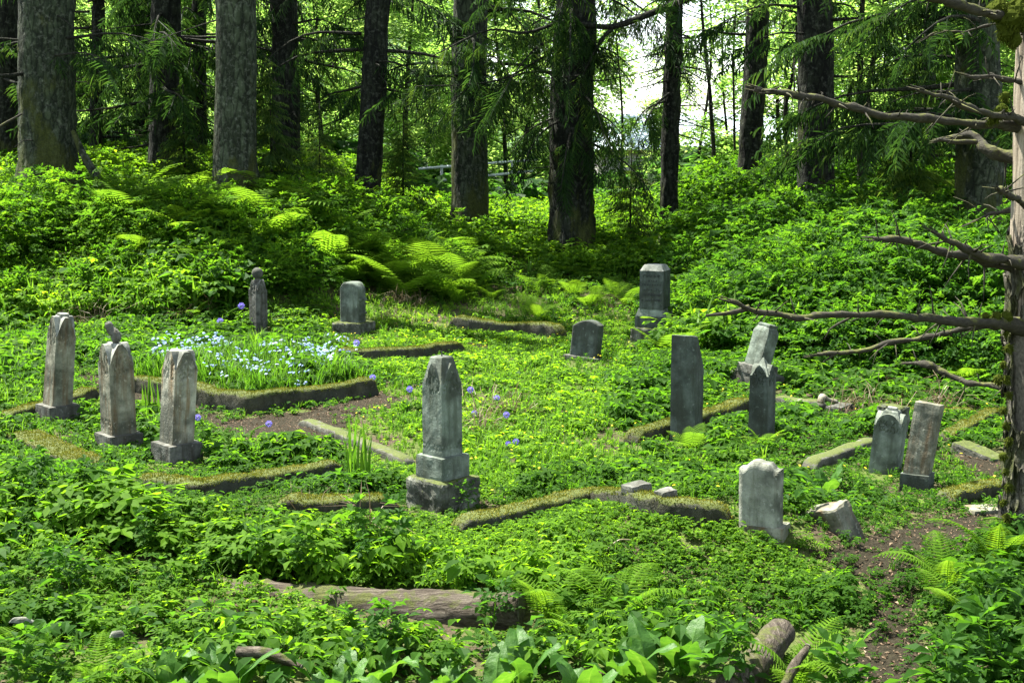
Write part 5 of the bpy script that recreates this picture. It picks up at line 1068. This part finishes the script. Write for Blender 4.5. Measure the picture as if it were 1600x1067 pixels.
tag(gn.build('far_woods', M['canopy']), kind='stuff')

# ------------------------------------------------------------------ the plants of the clearing
rg = np.random.default_rng(123)
def cand(y0, y1, dens, xm=.385, xa=.7):
    A = xm * (y1 ** 2 - y0 ** 2) + 2 * xa * (y1 - y0); N = int(A * dens); y = np.sqrt(rg.uniform(y0 ** 2, y1 ** 2, N)); x = rg.uniform(-1, 1, N) * (xm * y + xa); return x, y
BIGP = ((272, 1095, 5, .40, 'broad-leaved plant with rumpled leaves at the bottom left'), (345, 1090, 4, .52, 'broad-leaved plant with one big pale upright leaf at the bottom left'), (528, 1092, 4, .36, 'broad-leaved plant at the bottom edge left of the log end'), (585, 1076, 5, .42, 'glossy broad-leaved plant in the dark hollow below the log'), (690, 1080, 4, .38, 'single-crowned broad-leaved plant below the middle of the log'), (770, 1096, 4, .36, 'broad-leaved plant at the bottom edge, mid-frame'), (815, 1068, 4, .48, 'yellow-green broad-leaved plant with two tall leaves below the log'), (915, 1100, 4, .42, 'broad-leaved plant at the bottom edge right of mid-frame'),
        (975, 1066, 4, .44, 'broad-leaved plant beside the ferns below the log end'), (1020, 1072, 4, .48, 'broad-leaved plant with a wide leaning leaf, below the hump'), (1068, 1050, 5, .44, 'upright broad-leaved plant left of the short log'), (628, 1112, 4, .36, 'half hidden broad-leaved plant at the lower edge below the log'), (1288, 772, 5, .42, 'broad-leaved plant between the pale tablet and the leaning arched stone'))
for q in BIGP: p = G(q[0], q[1]); STONES.append((p.x, p.y, .13))
for u, v in ((1160, 1060), (1190, 1025), (1222, 985)): p = G(u, v, .1); STONES.append((p.x, p.y, .2))
ST = np.array(STONES); KP = np.concatenate([k[0] for k in KERBS]); 
def clearance(x, y):
    """0 where a stone, kerb, trunk or log stands, else 1; and a height factor for the plants right in front of them"""
    ok = np.ones(len(x)); hf = np.ones(len(x))
    for sx, sy, sr in ST:
        d = np.hypot(x - sx, y - sy); ok[d < sr * 1.05] = 0
        dx, dy = -sx / math.hypot(sx, sy), -sy / math.hypot(sx, sy); t = np.clip((x - sx) * dx + (y - sy) * dy, 0, 1.3); dd = np.hypot(x - sx - t * dx, y - sy - t * dy)
        hf = np.minimum(hf, np.where((t > 0) & (dd < sr + .14), .34 + .4 * t / 1.3, 1))
    for c0 in range(0, len(x), 20000):
        c1 = min(len(x), c0 + 20000); d = np.full(c1 - c0, 9.0)
        for j in range(0, len(KP), 3): d = np.minimum(d, np.hypot(x[c0:c1] - KP[j, 0], y[c0:c1] - KP[j, 1]))
        ok[c0:c1][d < .11] = 0; hf[c0:c1] = np.minimum(hf[c0:c1], np.clip(.40 + (d - .1) * .8, .40, 1))
    for tx, ty, tr in TRUNKS: ok[np.hypot(x - tx, y - ty) < tr * 1.2] = 0
    L_ = [(p.x, p.y) for p in LOGP]; dl = seg_dist(x, y, L_); ok[(dl < .19) & (x > LOGP[3].x - .45)] = 0; ok[dl < .10] = 0
    fr = [(p.x, p.y - .42) for p in LOGP]; hf = np.minimum(hf, np.where(seg_dist(x, y, fr) < .34, np.where(x > LOGP[3].x - .45, .36, .62), 1))
    m_ = (x - LOGP[3].x); sparse = (seg_dist(x, y, fr[3:]) < .36) & (rg.random(len(x)) < .72); ok[sparse] = 0
    for p in PATCHES:
        d = seg_dist(x, y, p, True); i = inpoly(x, y, p); ins = i & (d > .05 + .22 * rg.random(len(x)) ** 2)
        ok[ins & (rg.random(len(x)) > .035)] = 0; hf = np.where(i, np.minimum(hf, .4), hf); hf = np.where(~i & (d < .42), np.minimum(hf, .4 + d), hf)
    return ok > 0, hf
HUMP = [(620, 812), (760, 815), (945, 782), (1140, 800), (1240, 880), (1335, 915), (1352, 965), (1180, 975), (1010, 930), (870, 895), (700, 880), (560, 850)]
LAWN = [(520, 470), (700, 455), (990, 470), (1000, 560), (960, 650), (1000, 740), (900, 750), (760, 790), (600, 760), (520, 700), (590, 600), (500, 530)]
FRONTL = [(-80, 790), (160, 800), (260, 845), (420, 872), (560, 885), (650, 905), (560, 945), (-80, 960)]
RIGHTB = [(1380, 880), (1470, 860), (1720, 800), (1720, 1160), (1490, 1160), (1440, 960)]
BACKC = [(700, 330), (1010, 330), (1010, 440), (780, 440)]
BANKL = [(-120, 240), (760, 240), (760, 420), (560, 430), (420, 470), (300, 500), (-120, 510)]
STRAWZ = [(60, 360), (280, 390), (330, 500), (150, 530), (0, 500)]
def zone(u, v, poly): return inpoly(u, v, poly)
def height_map(u, v, x, y):
    h = np.full(len(u), .17)
    h = np.where(zone(u, v, LAWN), .11, h); h = np.where(zone(u, v, HUMP), .13, h); h = np.where(zone(u, v, FRONTL), .27, h)
    h = np.where(zone(u, v, RIGHTB), .26, h); h = np.where(zone(u, v, BANKL), .34, h); h = np.where(zone(u, v, BACKC), .32, h)
    h = np.where((v > 925) & (u < 1330), .17, h); h = np.where((u > 1040) & (v < 560) & (y > 17), .4, h); h = np.where(inpoly(x, y, bedA), .2, h)
    return h
HN = [herb(True, 1.0, 5, 'lobed', .42) for _ in range(5)] + [herb(True, 1.0, 6, 'oval', .36) for _ in range(2)]
HF = [herb(False, 1.0, 5, 'lobed', .44) for _ in range(6)] + [herb(False, 1.0, 7, 'oval', .36) for _ in range(2)]
HB = [herb(False, 1.0, 9, 'lobed', .20) for _ in range(6)] + [herb(False, 1.0, 10, 'oval', .24) for _ in range(2)]
HC = [herb(False, 1.0, 5, 'lobed', .42) for _ in range(3)] + [herb(True, 1.0, 4, 'oval', .36) for _ in range(3)]
TN = [tallplant(True, 1.0, .17) for _ in range(4)]; TF = [tallplant(False, 1.0, .15) for _ in range(4)]
GT = [tuft(14, 1.0, .020, .55) for _ in range(4)]; GS = [tuft(8, 1.0, .035, .75) for _ in range(3)]
def spread(geo, protos, x, y, sc, tint, tilt=.22, dz=0.0):
    z = hgt(x, y) + dz; w = np.clip((n2(x, y, .8, 57, 2) * 1.6 - .3 + rg.normal(0, .22, len(x))) * len(protos), 0, len(protos) - 1).astype(int)
    for q in range(len(protos)):
        t = w == q
        if t.any(): geo.scatter(protos[q], np.stack([x, y, z], -1)[t], rots(rg.uniform(0, 6.28, t.sum()), rg.uniform(0, tilt, t.sum()), rg.uniform(0, 6.28, t.sum())), sc[t], tint[t])
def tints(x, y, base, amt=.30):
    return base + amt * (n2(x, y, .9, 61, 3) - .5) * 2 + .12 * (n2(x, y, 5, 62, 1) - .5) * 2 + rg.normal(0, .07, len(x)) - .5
def cover(name, y0, y1, dens, protos, mat, keepf, hs=1.0, tb=.5, hmin=.0, seedclump=None, label=None):
    x, y = cand(y0, y1, dens); u, v = pix(x, y, hgt(x, y)); ok, hf = clearance(x, y); ok &= (keepf(u, v, x, y) > rg.random(len(x)))
    x, y, u, v, hf = x[ok], y[ok], u[ok], v[ok], hf[ok]; h = height_map(u, v, x, y) * hf * hs * rg.uniform(.65, 1.3, len(x)) * (.45 + 1.15 * n2(x, y, 1.3, 71, 2)); h = np.maximum(h, np.where(zone(u, v, HUMP), np.maximum(.075, hmin), hmin))
    tb_ = tb(u, v, x, y) if callable(tb) else tb
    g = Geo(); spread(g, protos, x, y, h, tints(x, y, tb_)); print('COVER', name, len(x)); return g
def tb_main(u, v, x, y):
    t = np.full(len(u), .50); t = np.where(zone(u, v, LAWN), .84, t); t = np.where(zone(u, v, HUMP), .52, t); t = np.where(u > 1150, t - .10, t); t = np.where(zone(u, v, BANKL), .78, t); t = np.where(zone(u, v, BACKC), .78, t); t = np.where(zone(u, v, FRONTL), .70, t); t = np.where((v > 800) & (u < 1300), np.maximum(t, .68), t); return t  # light put into tint: paler sunlit banks and foreground, darker shaded right; lawn also yellower
def k_herb(u, v, x, y):
    k = np.full(len(u), .9); k = np.where(zone(u, v, LAWN), .5, k); k = np.where(inpoly(x, y, bedA), .35, k); k *= .45 + .9 * n2(x, y, 1.7, 81, 2) + .0; return k
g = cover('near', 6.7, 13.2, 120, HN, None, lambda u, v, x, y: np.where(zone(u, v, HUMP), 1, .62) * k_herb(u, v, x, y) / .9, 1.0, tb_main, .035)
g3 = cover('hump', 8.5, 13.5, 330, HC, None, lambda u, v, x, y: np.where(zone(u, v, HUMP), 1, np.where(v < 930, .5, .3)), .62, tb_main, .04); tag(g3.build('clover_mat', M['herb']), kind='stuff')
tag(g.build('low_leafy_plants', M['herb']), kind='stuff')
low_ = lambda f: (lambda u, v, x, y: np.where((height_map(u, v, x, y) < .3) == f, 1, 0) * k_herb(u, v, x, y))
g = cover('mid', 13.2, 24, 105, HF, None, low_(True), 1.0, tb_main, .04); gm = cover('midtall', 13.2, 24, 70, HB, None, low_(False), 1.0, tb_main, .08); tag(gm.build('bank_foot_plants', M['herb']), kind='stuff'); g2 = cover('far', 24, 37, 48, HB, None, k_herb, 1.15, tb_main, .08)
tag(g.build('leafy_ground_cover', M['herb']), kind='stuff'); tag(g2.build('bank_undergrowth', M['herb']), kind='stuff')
g = cover('beyond', 37, 62, 7, HF, None, lambda u, v, x, y: np.where((u > 960) & (u < 1180), .25, .9), 2.0, .5, .25); tag(g.build('woodland_floor_plants', M['canopy']), kind='stuff')
RL = [herb(False, 1.0, 5, 'single', .55) for _ in range(3)]; RN = [herb(True, 1.0, 6, 'single', .5) for _ in range(3)]
g = cover('round', 7, 13.5, 30, RN, None, lambda u, v, x, y: np.where(n2(x, y, .7, 131, 2) > .54, .9, .05), 1.0, .45, .06); g2 = cover('roundfar', 13.5, 26, 26, RL, None, lambda u, v, x, y: np.where(n2(x, y, .6, 132, 2) > .55, .9, .04), 1.05, .5, .08)
tag(g.build('round_leaved_plants', M['shrub']), kind='stuff'); tag(g2.build('round_leaved_cover', M['shrub']), kind='stuff')
# taller stems: the left foreground, the strip before the log, the banks
def k_tall(u, v, x, y):
    k = np.where(zone(u, v, FRONTL), .85, 0) + np.where((v > 940) & (u < 1330), .12, 0); k = np.where(zone(u, v, RIGHTB), .6, k); k = np.where((u > 1260) & (v > 590) & (v < 870), .16, k); return k * (.3 + 1.3 * n2(x, y, 1.5, 82, 2))
g = cover('tallnear', 6.7, 13.2, 13, TN, None, k_tall, 1.4, .66, .12); tag(g.build('tall_leafy_plants', M['shrub']), kind='stuff')
def k_tallb(u, v, x, y): return (np.where(zone(u, v, [(850, 540), (1010, 540), (1040, 620), (960, 660), (860, 610)]), .55, 0) + np.where(zone(u, v, BANKL), .8, 0) + np.where(zone(u, v, BACKC), .7, 0) + np.where((u > 1010) & (y > 17.5) & (v < 600), .8, 0)) * (.3 + 1.2 * n2(x, y, .9, 83, 2))
g = cover('tallbank', 17, 36, 14, TF, None, k_tallb, 1.35, .66, .2); tag(g.build('bank_leafy_plants', M['herb']), kind='stuff')
# grass
def k_grass(u, v, x, y):
    k = np.where(zone(u, v, LAWN), .9, .16); k = np.where(zone(u, v, HUMP), .7, k); k = np.where(inpoly(x, y, bedA), 1.0, k); k = np.where(zone(u, v, BANKL), .55, k); k = np.where((u < 220) & (v > 500) & (v < 720), .75, k); return k * (.25 + 1.4 * n2(x, y, 1.1, 84, 2))
g = cover('grass', 8, 14, 85, GT, None, k_grass, 1.15, .56, .06); g2 = cover('grassfar', 13, 28, 95, GS, None, k_grass, 1.35, .60, .09)
tag(g.build('grass', M['grass']), kind='stuff'); tag(g2.build('meadow_grass', M['grass']), kind='stuff')
# dry stalks on the bank and by the round-topped stone
g = Geo()
for poly, n in ((STRAWZ, 240), ([(580, 470), (680, 470), (680, 505), (590, 510)], 60), ([(740, 640), (840, 650), (830, 690), (740, 690)], 40), ([(1290, 610), (1500, 610), (1500, 650), (1300, 660)], 40), ([(330, 780), (560, 800), (600, 850), (380, 850)], 14)):
    wp = np.array([xy(*p) for p in poly]); k = 0; x = rg.uniform(wp[:, 0].min(), wp[:, 0].max(), n * 3); y = rg.uniform(wp[:, 1].min(), wp[:, 1].max(), n * 3); i = inpoly(x, y, [tuple(p) for p in wp]); x, y = x[i][:n], y[i][:n]
    c = n2(x, y, 2.2, 91, 2) > .46; x, y = x[c], y[c]; spread(g, [tuft(9, 1.0, .011, 1.5) for _ in range(2)], x, y, rg.uniform(.16, .48, len(x)), rg.normal(0, .25, len(x)), .5)
tag(g.build('dry_stalks', M['straw']), kind='stuff')
# dead leaves and chips on the trodden earth
g = Geo(); dia = [(np.array(leaf_dia(1, .6, .2)[0]), leaf_dia(1, .6, .2)[1], np.zeros((0, 4), np.int64), np.full(4, .5)), (np.array(leaf_oval(1, .25, .05)[0]), leaf_oval(1, .25, .05)[1], np.zeros((0, 4), np.int64), np.full(7, .5))]
for p in PATCHES:
    P_ = np.array(p); A = (np.ptp(P_[:, 0])) * (np.ptp(P_[:, 1])); n = int(A * 800); x = rg.uniform(P_[:, 0].min() - .2, P_[:, 0].max() + .2, n); y = rg.uniform(P_[:, 1].min() - .2, P_[:, 1].max() + .2, n); i = inpoly(x, y, p) | (seg_dist(x, y, p, True) < .12); x, y = x[i], y[i]
    spread(g, dia, x, y, rg.uniform(.010, .045, len(x)), np.clip(rg.normal(-.16, .24, len(x)), -.5, .5), .9, .016)
tag(g.build('leaf_litter', M['litter']), kind='stuff')
# small flowers
def blossom(n=5, s=1.0):
    g = Geo()
    for k in range(n):
        a = 2 * math.pi * k / n; V, T = leaf_dia(s, .8, .05); g.add(place(V, a, .35, a + math.pi / 2, (0, 0, 0)), T, None, .5)
    return g.arr()
def spray_flowers(n, h):
    g = Geo(); b = blossom()
    for k in range(n): g.scatter(b, np.array([[rnd.uniform(-.3, .3) * h, rnd.uniform(-.3, .3) * h, h * rnd.uniform(.75, 1.1)]]), rots(np.array([rnd.uniform(0, 6)]), np.array([rnd.uniform(.2, 1.1)]), np.array([4.7 + rnd.uniform(-1.2, 1.2)])), np.array([rnd.uniform(.7, 1.2) * .026 * h / .3]), np.array([rnd.uniform(-.3, .3)]))
    return g.arr()
FM = [spray_flowers(5, .3) for _ in range(4)]
x = rg.uniform(-5.2, -1.2, 3000); y = rg.uniform(15.5, 20.5, 3000); u, v = pix(x, y, hgt(x, y)); i = (inpoly(x, y, bedA) | zone(u, v, [(215, 560), (330, 535), (520, 530), (560, 575), (400, 600), (240, 590)])) & (n2(x, y, 1.6, 92, 2) > .36); x, y = x[i][:95], y[i][:95]
g = Geo(); xb, yb = rg.uniform(-5.2, -1.2, 1500), rg.uniform(15.5, 20, 1500); i = inpoly(xb, yb, bedA); gb_ = Geo(); spread(gb_, GT, xb[i], yb[i], rg.uniform(.16, .42, i.sum()), rg.normal(-.08, .14, i.sum())); tag(gb_.build('tall_bed_grass', M['grass']), kind='stuff')
spread(g, FM, x, y, rg.uniform(.75, 1.25, len(x)), rg.normal(0, .2, len(x))); tag(g.build('forget_me_nots', M['blue']), kind='stuff')
g = Geo(); x, y = cand(9, 24, 7); u, v = pix(x, y, hgt(x, y)); ok, hf = clearance(x, y); i = ok & ((zone(u, v, LAWN) | ((u > 850) & (v > 560) & (v < 790))) ) & (n2(x, y, .8, 93, 2) > .45); x, y = x[i], y[i]
spread(g, [blossom(5, 1.0)], x, y, rg.uniform(.013, .02, len(x)), rg.normal(0, .2, len(x)), .8, .10); tag(g.build('buttercup_flowers', M['yellow']), kind='stuff')

# globe flowers, each on its own bent stem
BALL = Geo(); nb_ = 110; ph = np.arange(nb_) * 2.399; zz = 1 - 2 * (np.arange(nb_) + .5) / nb_; dirs = np.stack([np.sqrt(1 - zz ** 2) * np.cos(ph), np.sqrt(1 - zz ** 2) * np.sin(ph), zz], -1)
pv, pt = leaf_dia(.45, .75, .1); BALL.scatter((pv, pt, np.zeros((0, 4), np.int64), np.full(4, .5)), dirs * .6, basis(dirs + rg.normal(0, .2, (nb_, 3)), rg.uniform(0, 6, nb_)), rg.uniform(.8, 1.2, nb_), rg.uniform(-.4, .4, nb_)); BALL = BALL.arr()
FL = [(377, 478, -25, 34, 'globe flower leaning left in front of the ball-topped post'), (344, 502, -12, 20, 'faded globe flower at the back of the blue bed'), (309, 652, 10, 26, 'globe flower beside the pale third obelisk'), (420, 662, -28, 30, 'globe flower over bare earth, right of the pale obelisk'), (582, 590, 6, 24, 'globe flower at the right tip of the bed kerb'), (557, 536, 12, 26, 'globe flower below the round-topped headstone'), (544, 553, -10, 18, 'globe flower low at the back corner of the bed'),
      (640, 608, 6, 22, 'globe flower just left of the central obelisk shaft'), (735, 609, 4, 22, 'highest globe flower right of the central obelisk'), (776, 622, 4, 24, 'globe flower on the slope, second right of the central obelisk'), (741, 646, 14, 14, 'low globe flower with a pale lying stem right of the central obelisk'), (791, 648, -18, 20, 'globe flower furthest right on the slope'), (806, 690, 8, 16, 'globe flower low above the long kerb, upper of two'), (794, 694, 10, 12, 'globe flower low above the long kerb, lower of two')]
for u, v, du, dv, lab in FL:
    b = G(u + du, v + dv); hp = W(u, v, b.y - .02); r = thing('globe_flower', lab, 'flower', b, group='globe flowers among the graves'); m_ = mpp(b); q = np.array(hp - b); hr = 5.2 * m_
    tube(spline([(0, 0, -.03), (q[0] * .1, 0, q[2] * .6), q], 12), .006, 5).build('stem', M['grass'], r)
    g = Geo(); g.scatter(BALL, q[None], np.eye(3)[None], np.array([hr]), np.array([random.uniform(-.2, .2)])); g.build('flower_head', M['purple'], r)
# strap-leaved clumps
def strap(label, u, v, h, n, w, lean, tint, name='iris_clump'):
    b = G(u, v); o = Geo(); V, T, Q, A = tuft(n, 1.0, w / h, lean); o.add(V * h, T, None, A + tint); ob = o.build(name, M['grass']); ob.location = b; tag(ob, label, 'plant')
strap('stiff green sword leaves in the slot left of the pale third obelisk', 236, 662, .5, 12, .016, .12, .1); strap('tall stiff sword leaves left of the central obelisk', 556, 758, .66, 20, .017, .13, .08)
strap('bright arching sword-leaved clump in front of the ball-topped post', 404, 552, .40, 44, .008, .9, .22); strap('bluish strap leaves left of the central obelisk shaft', 632, 650, .22, 16, .02, .8, -.1); strap('strap-leaved clump in the grass right of the pale third obelisk', 372, 712, .30, 26, .012, .9, .05)

# big-leaved plants
def bigplant(label, u, v, n, L, seed, tint=0.0, dz=0.0, up=.2):
    global rnd
    rnd = random.Random(seed); b = G(u, v, dz); b.z = float(hgt(b.x, b.y)); g = Geo()
    for k in range(n):
        a = 2 * math.pi * k / n + rnd.uniform(-.6, .6); B = bigleaf(L * rnd.uniform(.45, 1.1), L * rnd.uniform(.34, .50), rnd.uniform(.12, .9)); l = rnd.uniform(-.1, up)
        g.scatter(B, np.array([[math.cos(a) * .05, math.sin(a) * .05, 0]]), rots(np.array([a - math.pi / 2]), np.array([l]), np.array([a])), np.array([1.]), np.array([.52 + tint + rnd.uniform(-.2, .12)]))
    o = g.build('broad_leaved_plant', M['bigleaf'], None, True); o.location = b; tag(o, label, 'plant', 'broad-leaved plants')
for i, (u, v, n, L, lab) in enumerate(BIGP):
    bigplant(lab, u, v, n, L * .84, 300 + i, -.06, 0.0)
rnd = random.Random(9)
# ferns
FP = []
for near, nf, L in ((True, 8, .6), (True, 6, .5), (False, 9, .95), (False, 8, .8), (False, 10, .7)):
    o = Geo(); V, T, Q, A = fern_arr(near, nf, L); o.add(V, T, Q, A); FP.append(o.build('fern', M['fern']))
fused = set()
def fern(u, v, k, sc, lab, grp, Y=None):
    b = G(u, v) if Y is None else Vector(((u - 800) / FPX * Y * .99, Y, 0)); b.z = float(hgt(b.x, b.y)) - .02
    if k in fused: o = FP[k].copy(); COL.objects.link(o)
    else: o = FP[k]; fused.add(k)
    o.location = b; o.rotation_euler = (rnd.uniform(-.12, .12), rnd.uniform(-.12, .12), rnd.uniform(0, 6.28)); o.scale = (sc,) * 3; tag(o, lab, 'fern', grp)
for u, v, k, sc, lab in ((860, 985, 0, 1.0, 'fresh fern to the right of the log end'), (960, 990, 0, 1.1, 'spreading fern under the grassy hump'), (905, 1010, 1, .9, 'small fern between the log end and the broad leaves'), (1240, 1085, 0, 1.0, 'fern leaning over the short weathered log'), (1480, 935, 0, 1.0, 'fern at the right margin of the path'), (1555, 905, 0, 1.1, 'fern below the foot of the dead tree'), (1510, 985, 1, 1.1, 'smaller fern right of the path, below the other ferns'), (60, 1060, 1, .9, 'fern in the bottom left corner'), (150, 1085, 1, .9, 'pale fern left of the broad leaves at the bottom'), (1078, 705, 3, .55, 'fern at the foot of the tall plain slab'), (1192, 702, 3, .5, 'fern at the foot of the narrow slate obelisk'), (1120, 700, 4, .5, 'low fern between the tall slab and the slate obelisk'),
        (300, 500, 3, .7, 'fern hanging over the left edge of the blue bed'), (30, 470, 4, .8, 'fern behind the leftmost obelisk'), (745, 410, 2, .9, 'tall fern standing before the thick middle trunk'), (1530, 480, 3, .9, 'fern under the dead branches beside the right bank'), (1440, 590, 3, .7, 'fern at the toe of the right bank under a dead branch'), (1520, 610, 4, .8, 'fern behind the leaning plain block')): fern(u, v, k, sc, lab, 'ferns among the graves')
for i in range(46):
    Y = rnd.uniform(25.2, 29.5); u = rnd.uniform(-20, 770); fern(u, 0, rnd.choice((2, 3, 4)), rnd.uniform(.75, 1.2), 'light green fern in the bank of ferns below the left trunks', 'ferns on the left bank', Y)
for i in range(14):
    Y = rnd.uniform(24, 28); u = rnd.uniform(760, 1010); fern(u, 0, rnd.choice((3, 4)), rnd.uniform(.6, .9), 'fern in the hollow between the two banks', 'ferns in the hollow', Y)
for i in range(22):
    Y = rnd.uniform(20, 24.5); u = rnd.uniform(1030, 1250); fern(u, 0, rnd.choice((2, 3, 4)), rnd.uniform(.7, 1.05), 'fern on the near end of the right bank behind the lettered monument', 'ferns on the right bank', Y)
# bushes on the banks
def bush_proto(seed, rx, h, n, near, mat, ls=.085, tint=0.0):
    rg_ = np.random.default_rng(seed); gs, gn = Geo(), Geo(); S = [sprig(near, 7, ls, .2) for _ in range(4)]
    d = rg_.normal(0, 1, (n, 3)); d[:, 2] = np.abs(d[:, 2]) * .9 + .05; d /= np.linalg.norm(d, axis=1, keepdims=True); lump = .72 + .55 * fbm(d * 2.3 + seed, seed, 2); rr = lump * (rg_.random(n) ** .28)
    p = d * rr[:, None] * np.array([rx, rx, h]); fw = d * np.array([1, 1, .25]) + rg_.normal(0, .35, (n, 3)); fw[:, 2] = fw[:, 2] * .5 - .05
    for q in range(4):
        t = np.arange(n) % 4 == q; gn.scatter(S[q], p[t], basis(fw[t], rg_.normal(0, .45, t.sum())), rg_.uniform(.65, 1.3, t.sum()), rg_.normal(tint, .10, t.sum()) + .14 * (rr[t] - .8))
    for k in range(26):
        e = p[rg_.integers(0, n)]; tube(spline([(rg_.normal(0, .12), rg_.normal(0, .12), -.1), (e[0] * .35, e[1] * .35, e[2] * .6), e], 8), np.linspace(.011, .004, 8), 5, geo=gs)
    r = thing('leafy_bush', 'leafy bush', 'bush', (0, 0, -60)); a = gs.build('stems', M['bark_thin'], r, True); b = gn.build('foliage', mat, r); reg(r, a, b); return r
BR = [bush_proto(201, .95, 1.15, 520, True, M['shrub']), bush_proto(202, 1.1, 1.35, 620, True, M['shrub'], .10), bush_proto(203, .8, .95, 420, True, M['shrub'], .08, .05)]
BL = [bush_proto(211, .9, .85, 520, False, M['herb'], .07, .12), bush_proto(212, 1.1, 1.0, 640, False, M['herb'], .075, .05), bush_proto(213, .8, .7, 420, False, M['fern'], .07, .0)]
bused = set()
def bush(P, k, u, Y, sc, lab, grp):
    b = Vector(((u - 800) / FPX * Y * .99, Y, 0)); b.z = float(hgt(b.x, b.y)) - .05; key = (id(P), k)
    if key in bused: dup(P[k], b, rnd.uniform(0, 6.28), sc, lab, grp)
    else: bused.add(key); o = P[k]; o.location = b; o.rotation_euler = (0, 0, rnd.uniform(0, 6.28)); o.scale = (sc,) * 3; o['label'] = lab; o['group'] = grp
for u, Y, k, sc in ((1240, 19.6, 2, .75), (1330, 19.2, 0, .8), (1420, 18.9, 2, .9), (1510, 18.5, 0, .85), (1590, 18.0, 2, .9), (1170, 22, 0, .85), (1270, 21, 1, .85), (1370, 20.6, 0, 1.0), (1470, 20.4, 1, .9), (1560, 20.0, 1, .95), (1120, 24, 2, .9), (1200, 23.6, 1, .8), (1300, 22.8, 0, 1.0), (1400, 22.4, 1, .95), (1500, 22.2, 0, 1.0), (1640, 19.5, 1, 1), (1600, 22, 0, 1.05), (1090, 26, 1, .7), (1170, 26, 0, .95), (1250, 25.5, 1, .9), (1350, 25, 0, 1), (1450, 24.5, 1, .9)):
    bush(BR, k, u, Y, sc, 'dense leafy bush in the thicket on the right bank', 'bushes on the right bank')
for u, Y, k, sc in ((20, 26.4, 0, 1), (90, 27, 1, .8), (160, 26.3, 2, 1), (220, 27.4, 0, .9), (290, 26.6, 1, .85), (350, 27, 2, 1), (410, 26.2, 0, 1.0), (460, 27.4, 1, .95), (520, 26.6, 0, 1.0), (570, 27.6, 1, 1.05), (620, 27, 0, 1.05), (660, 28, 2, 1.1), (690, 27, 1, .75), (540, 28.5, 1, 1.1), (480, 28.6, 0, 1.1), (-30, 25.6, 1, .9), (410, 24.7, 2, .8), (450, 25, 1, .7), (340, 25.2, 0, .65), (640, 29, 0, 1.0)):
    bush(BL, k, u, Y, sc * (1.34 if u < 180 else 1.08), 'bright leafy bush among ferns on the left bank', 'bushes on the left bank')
for i in range(40):
    Y = rnd.uniform(25.4, 28.2); u = rnd.uniform(180, 740); fern(u, 0, rnd.choice((2, 3, 4)), rnd.uniform(1.35, 1.85), 'tall light fern standing above the bushes of the left bank', 'tall ferns on the left bank', Y)
# leggy big-leaved seedlings near the camera
def seedling(label, u, v, h, k, ls=.13, Y=None):
    global rnd
    rnd = random.Random(k); b = G(u, v); V, T, Q, A = tallplant(True, h, ls); o = Geo().add(V, T, None, np.clip(A + .45 - .3, 0, 1)).build('leafy_seedling', M['shrub']); o.location = b; tag(o, label, 'plant')
seedling('pale five-fingered seedling standing at the far left of the foreground', 112, 935, .34, 1, .10); seedling('seedling with drooping leaves in front of the log', 588, 1040, .34, 2, .09); seedling('large-leaved seedling leaning over the path at the bottom right', 1345, 1130, .34, 3, .12); seedling('large-leaved seedling in the bottom right corner', 1560, 1095, .50, 4, .14); seedling('large-leaved seedling under the foot of the dead tree', 1540, 1000, .45, 5, .12); seedling('leafy seedling by the short weathered log', 1130, 1100, .38, 6, .11); seedling('large-leaved seedling at the bottom edge right of the path', 1490, 1120, .40, 7, .13)
seedling('leafy seedling rising beside the log end', 770, 985, .30, 8, .085); seedling('small leafy plant growing against the central plinth', 735, 800, .2, 9, .05); seedling('leafy seedling at the bottom left edge', 30, 1090, .35, 10, .1)
seedling('maple-like seedling before the leaning trunk', 568, 330, .9, 11, .2)
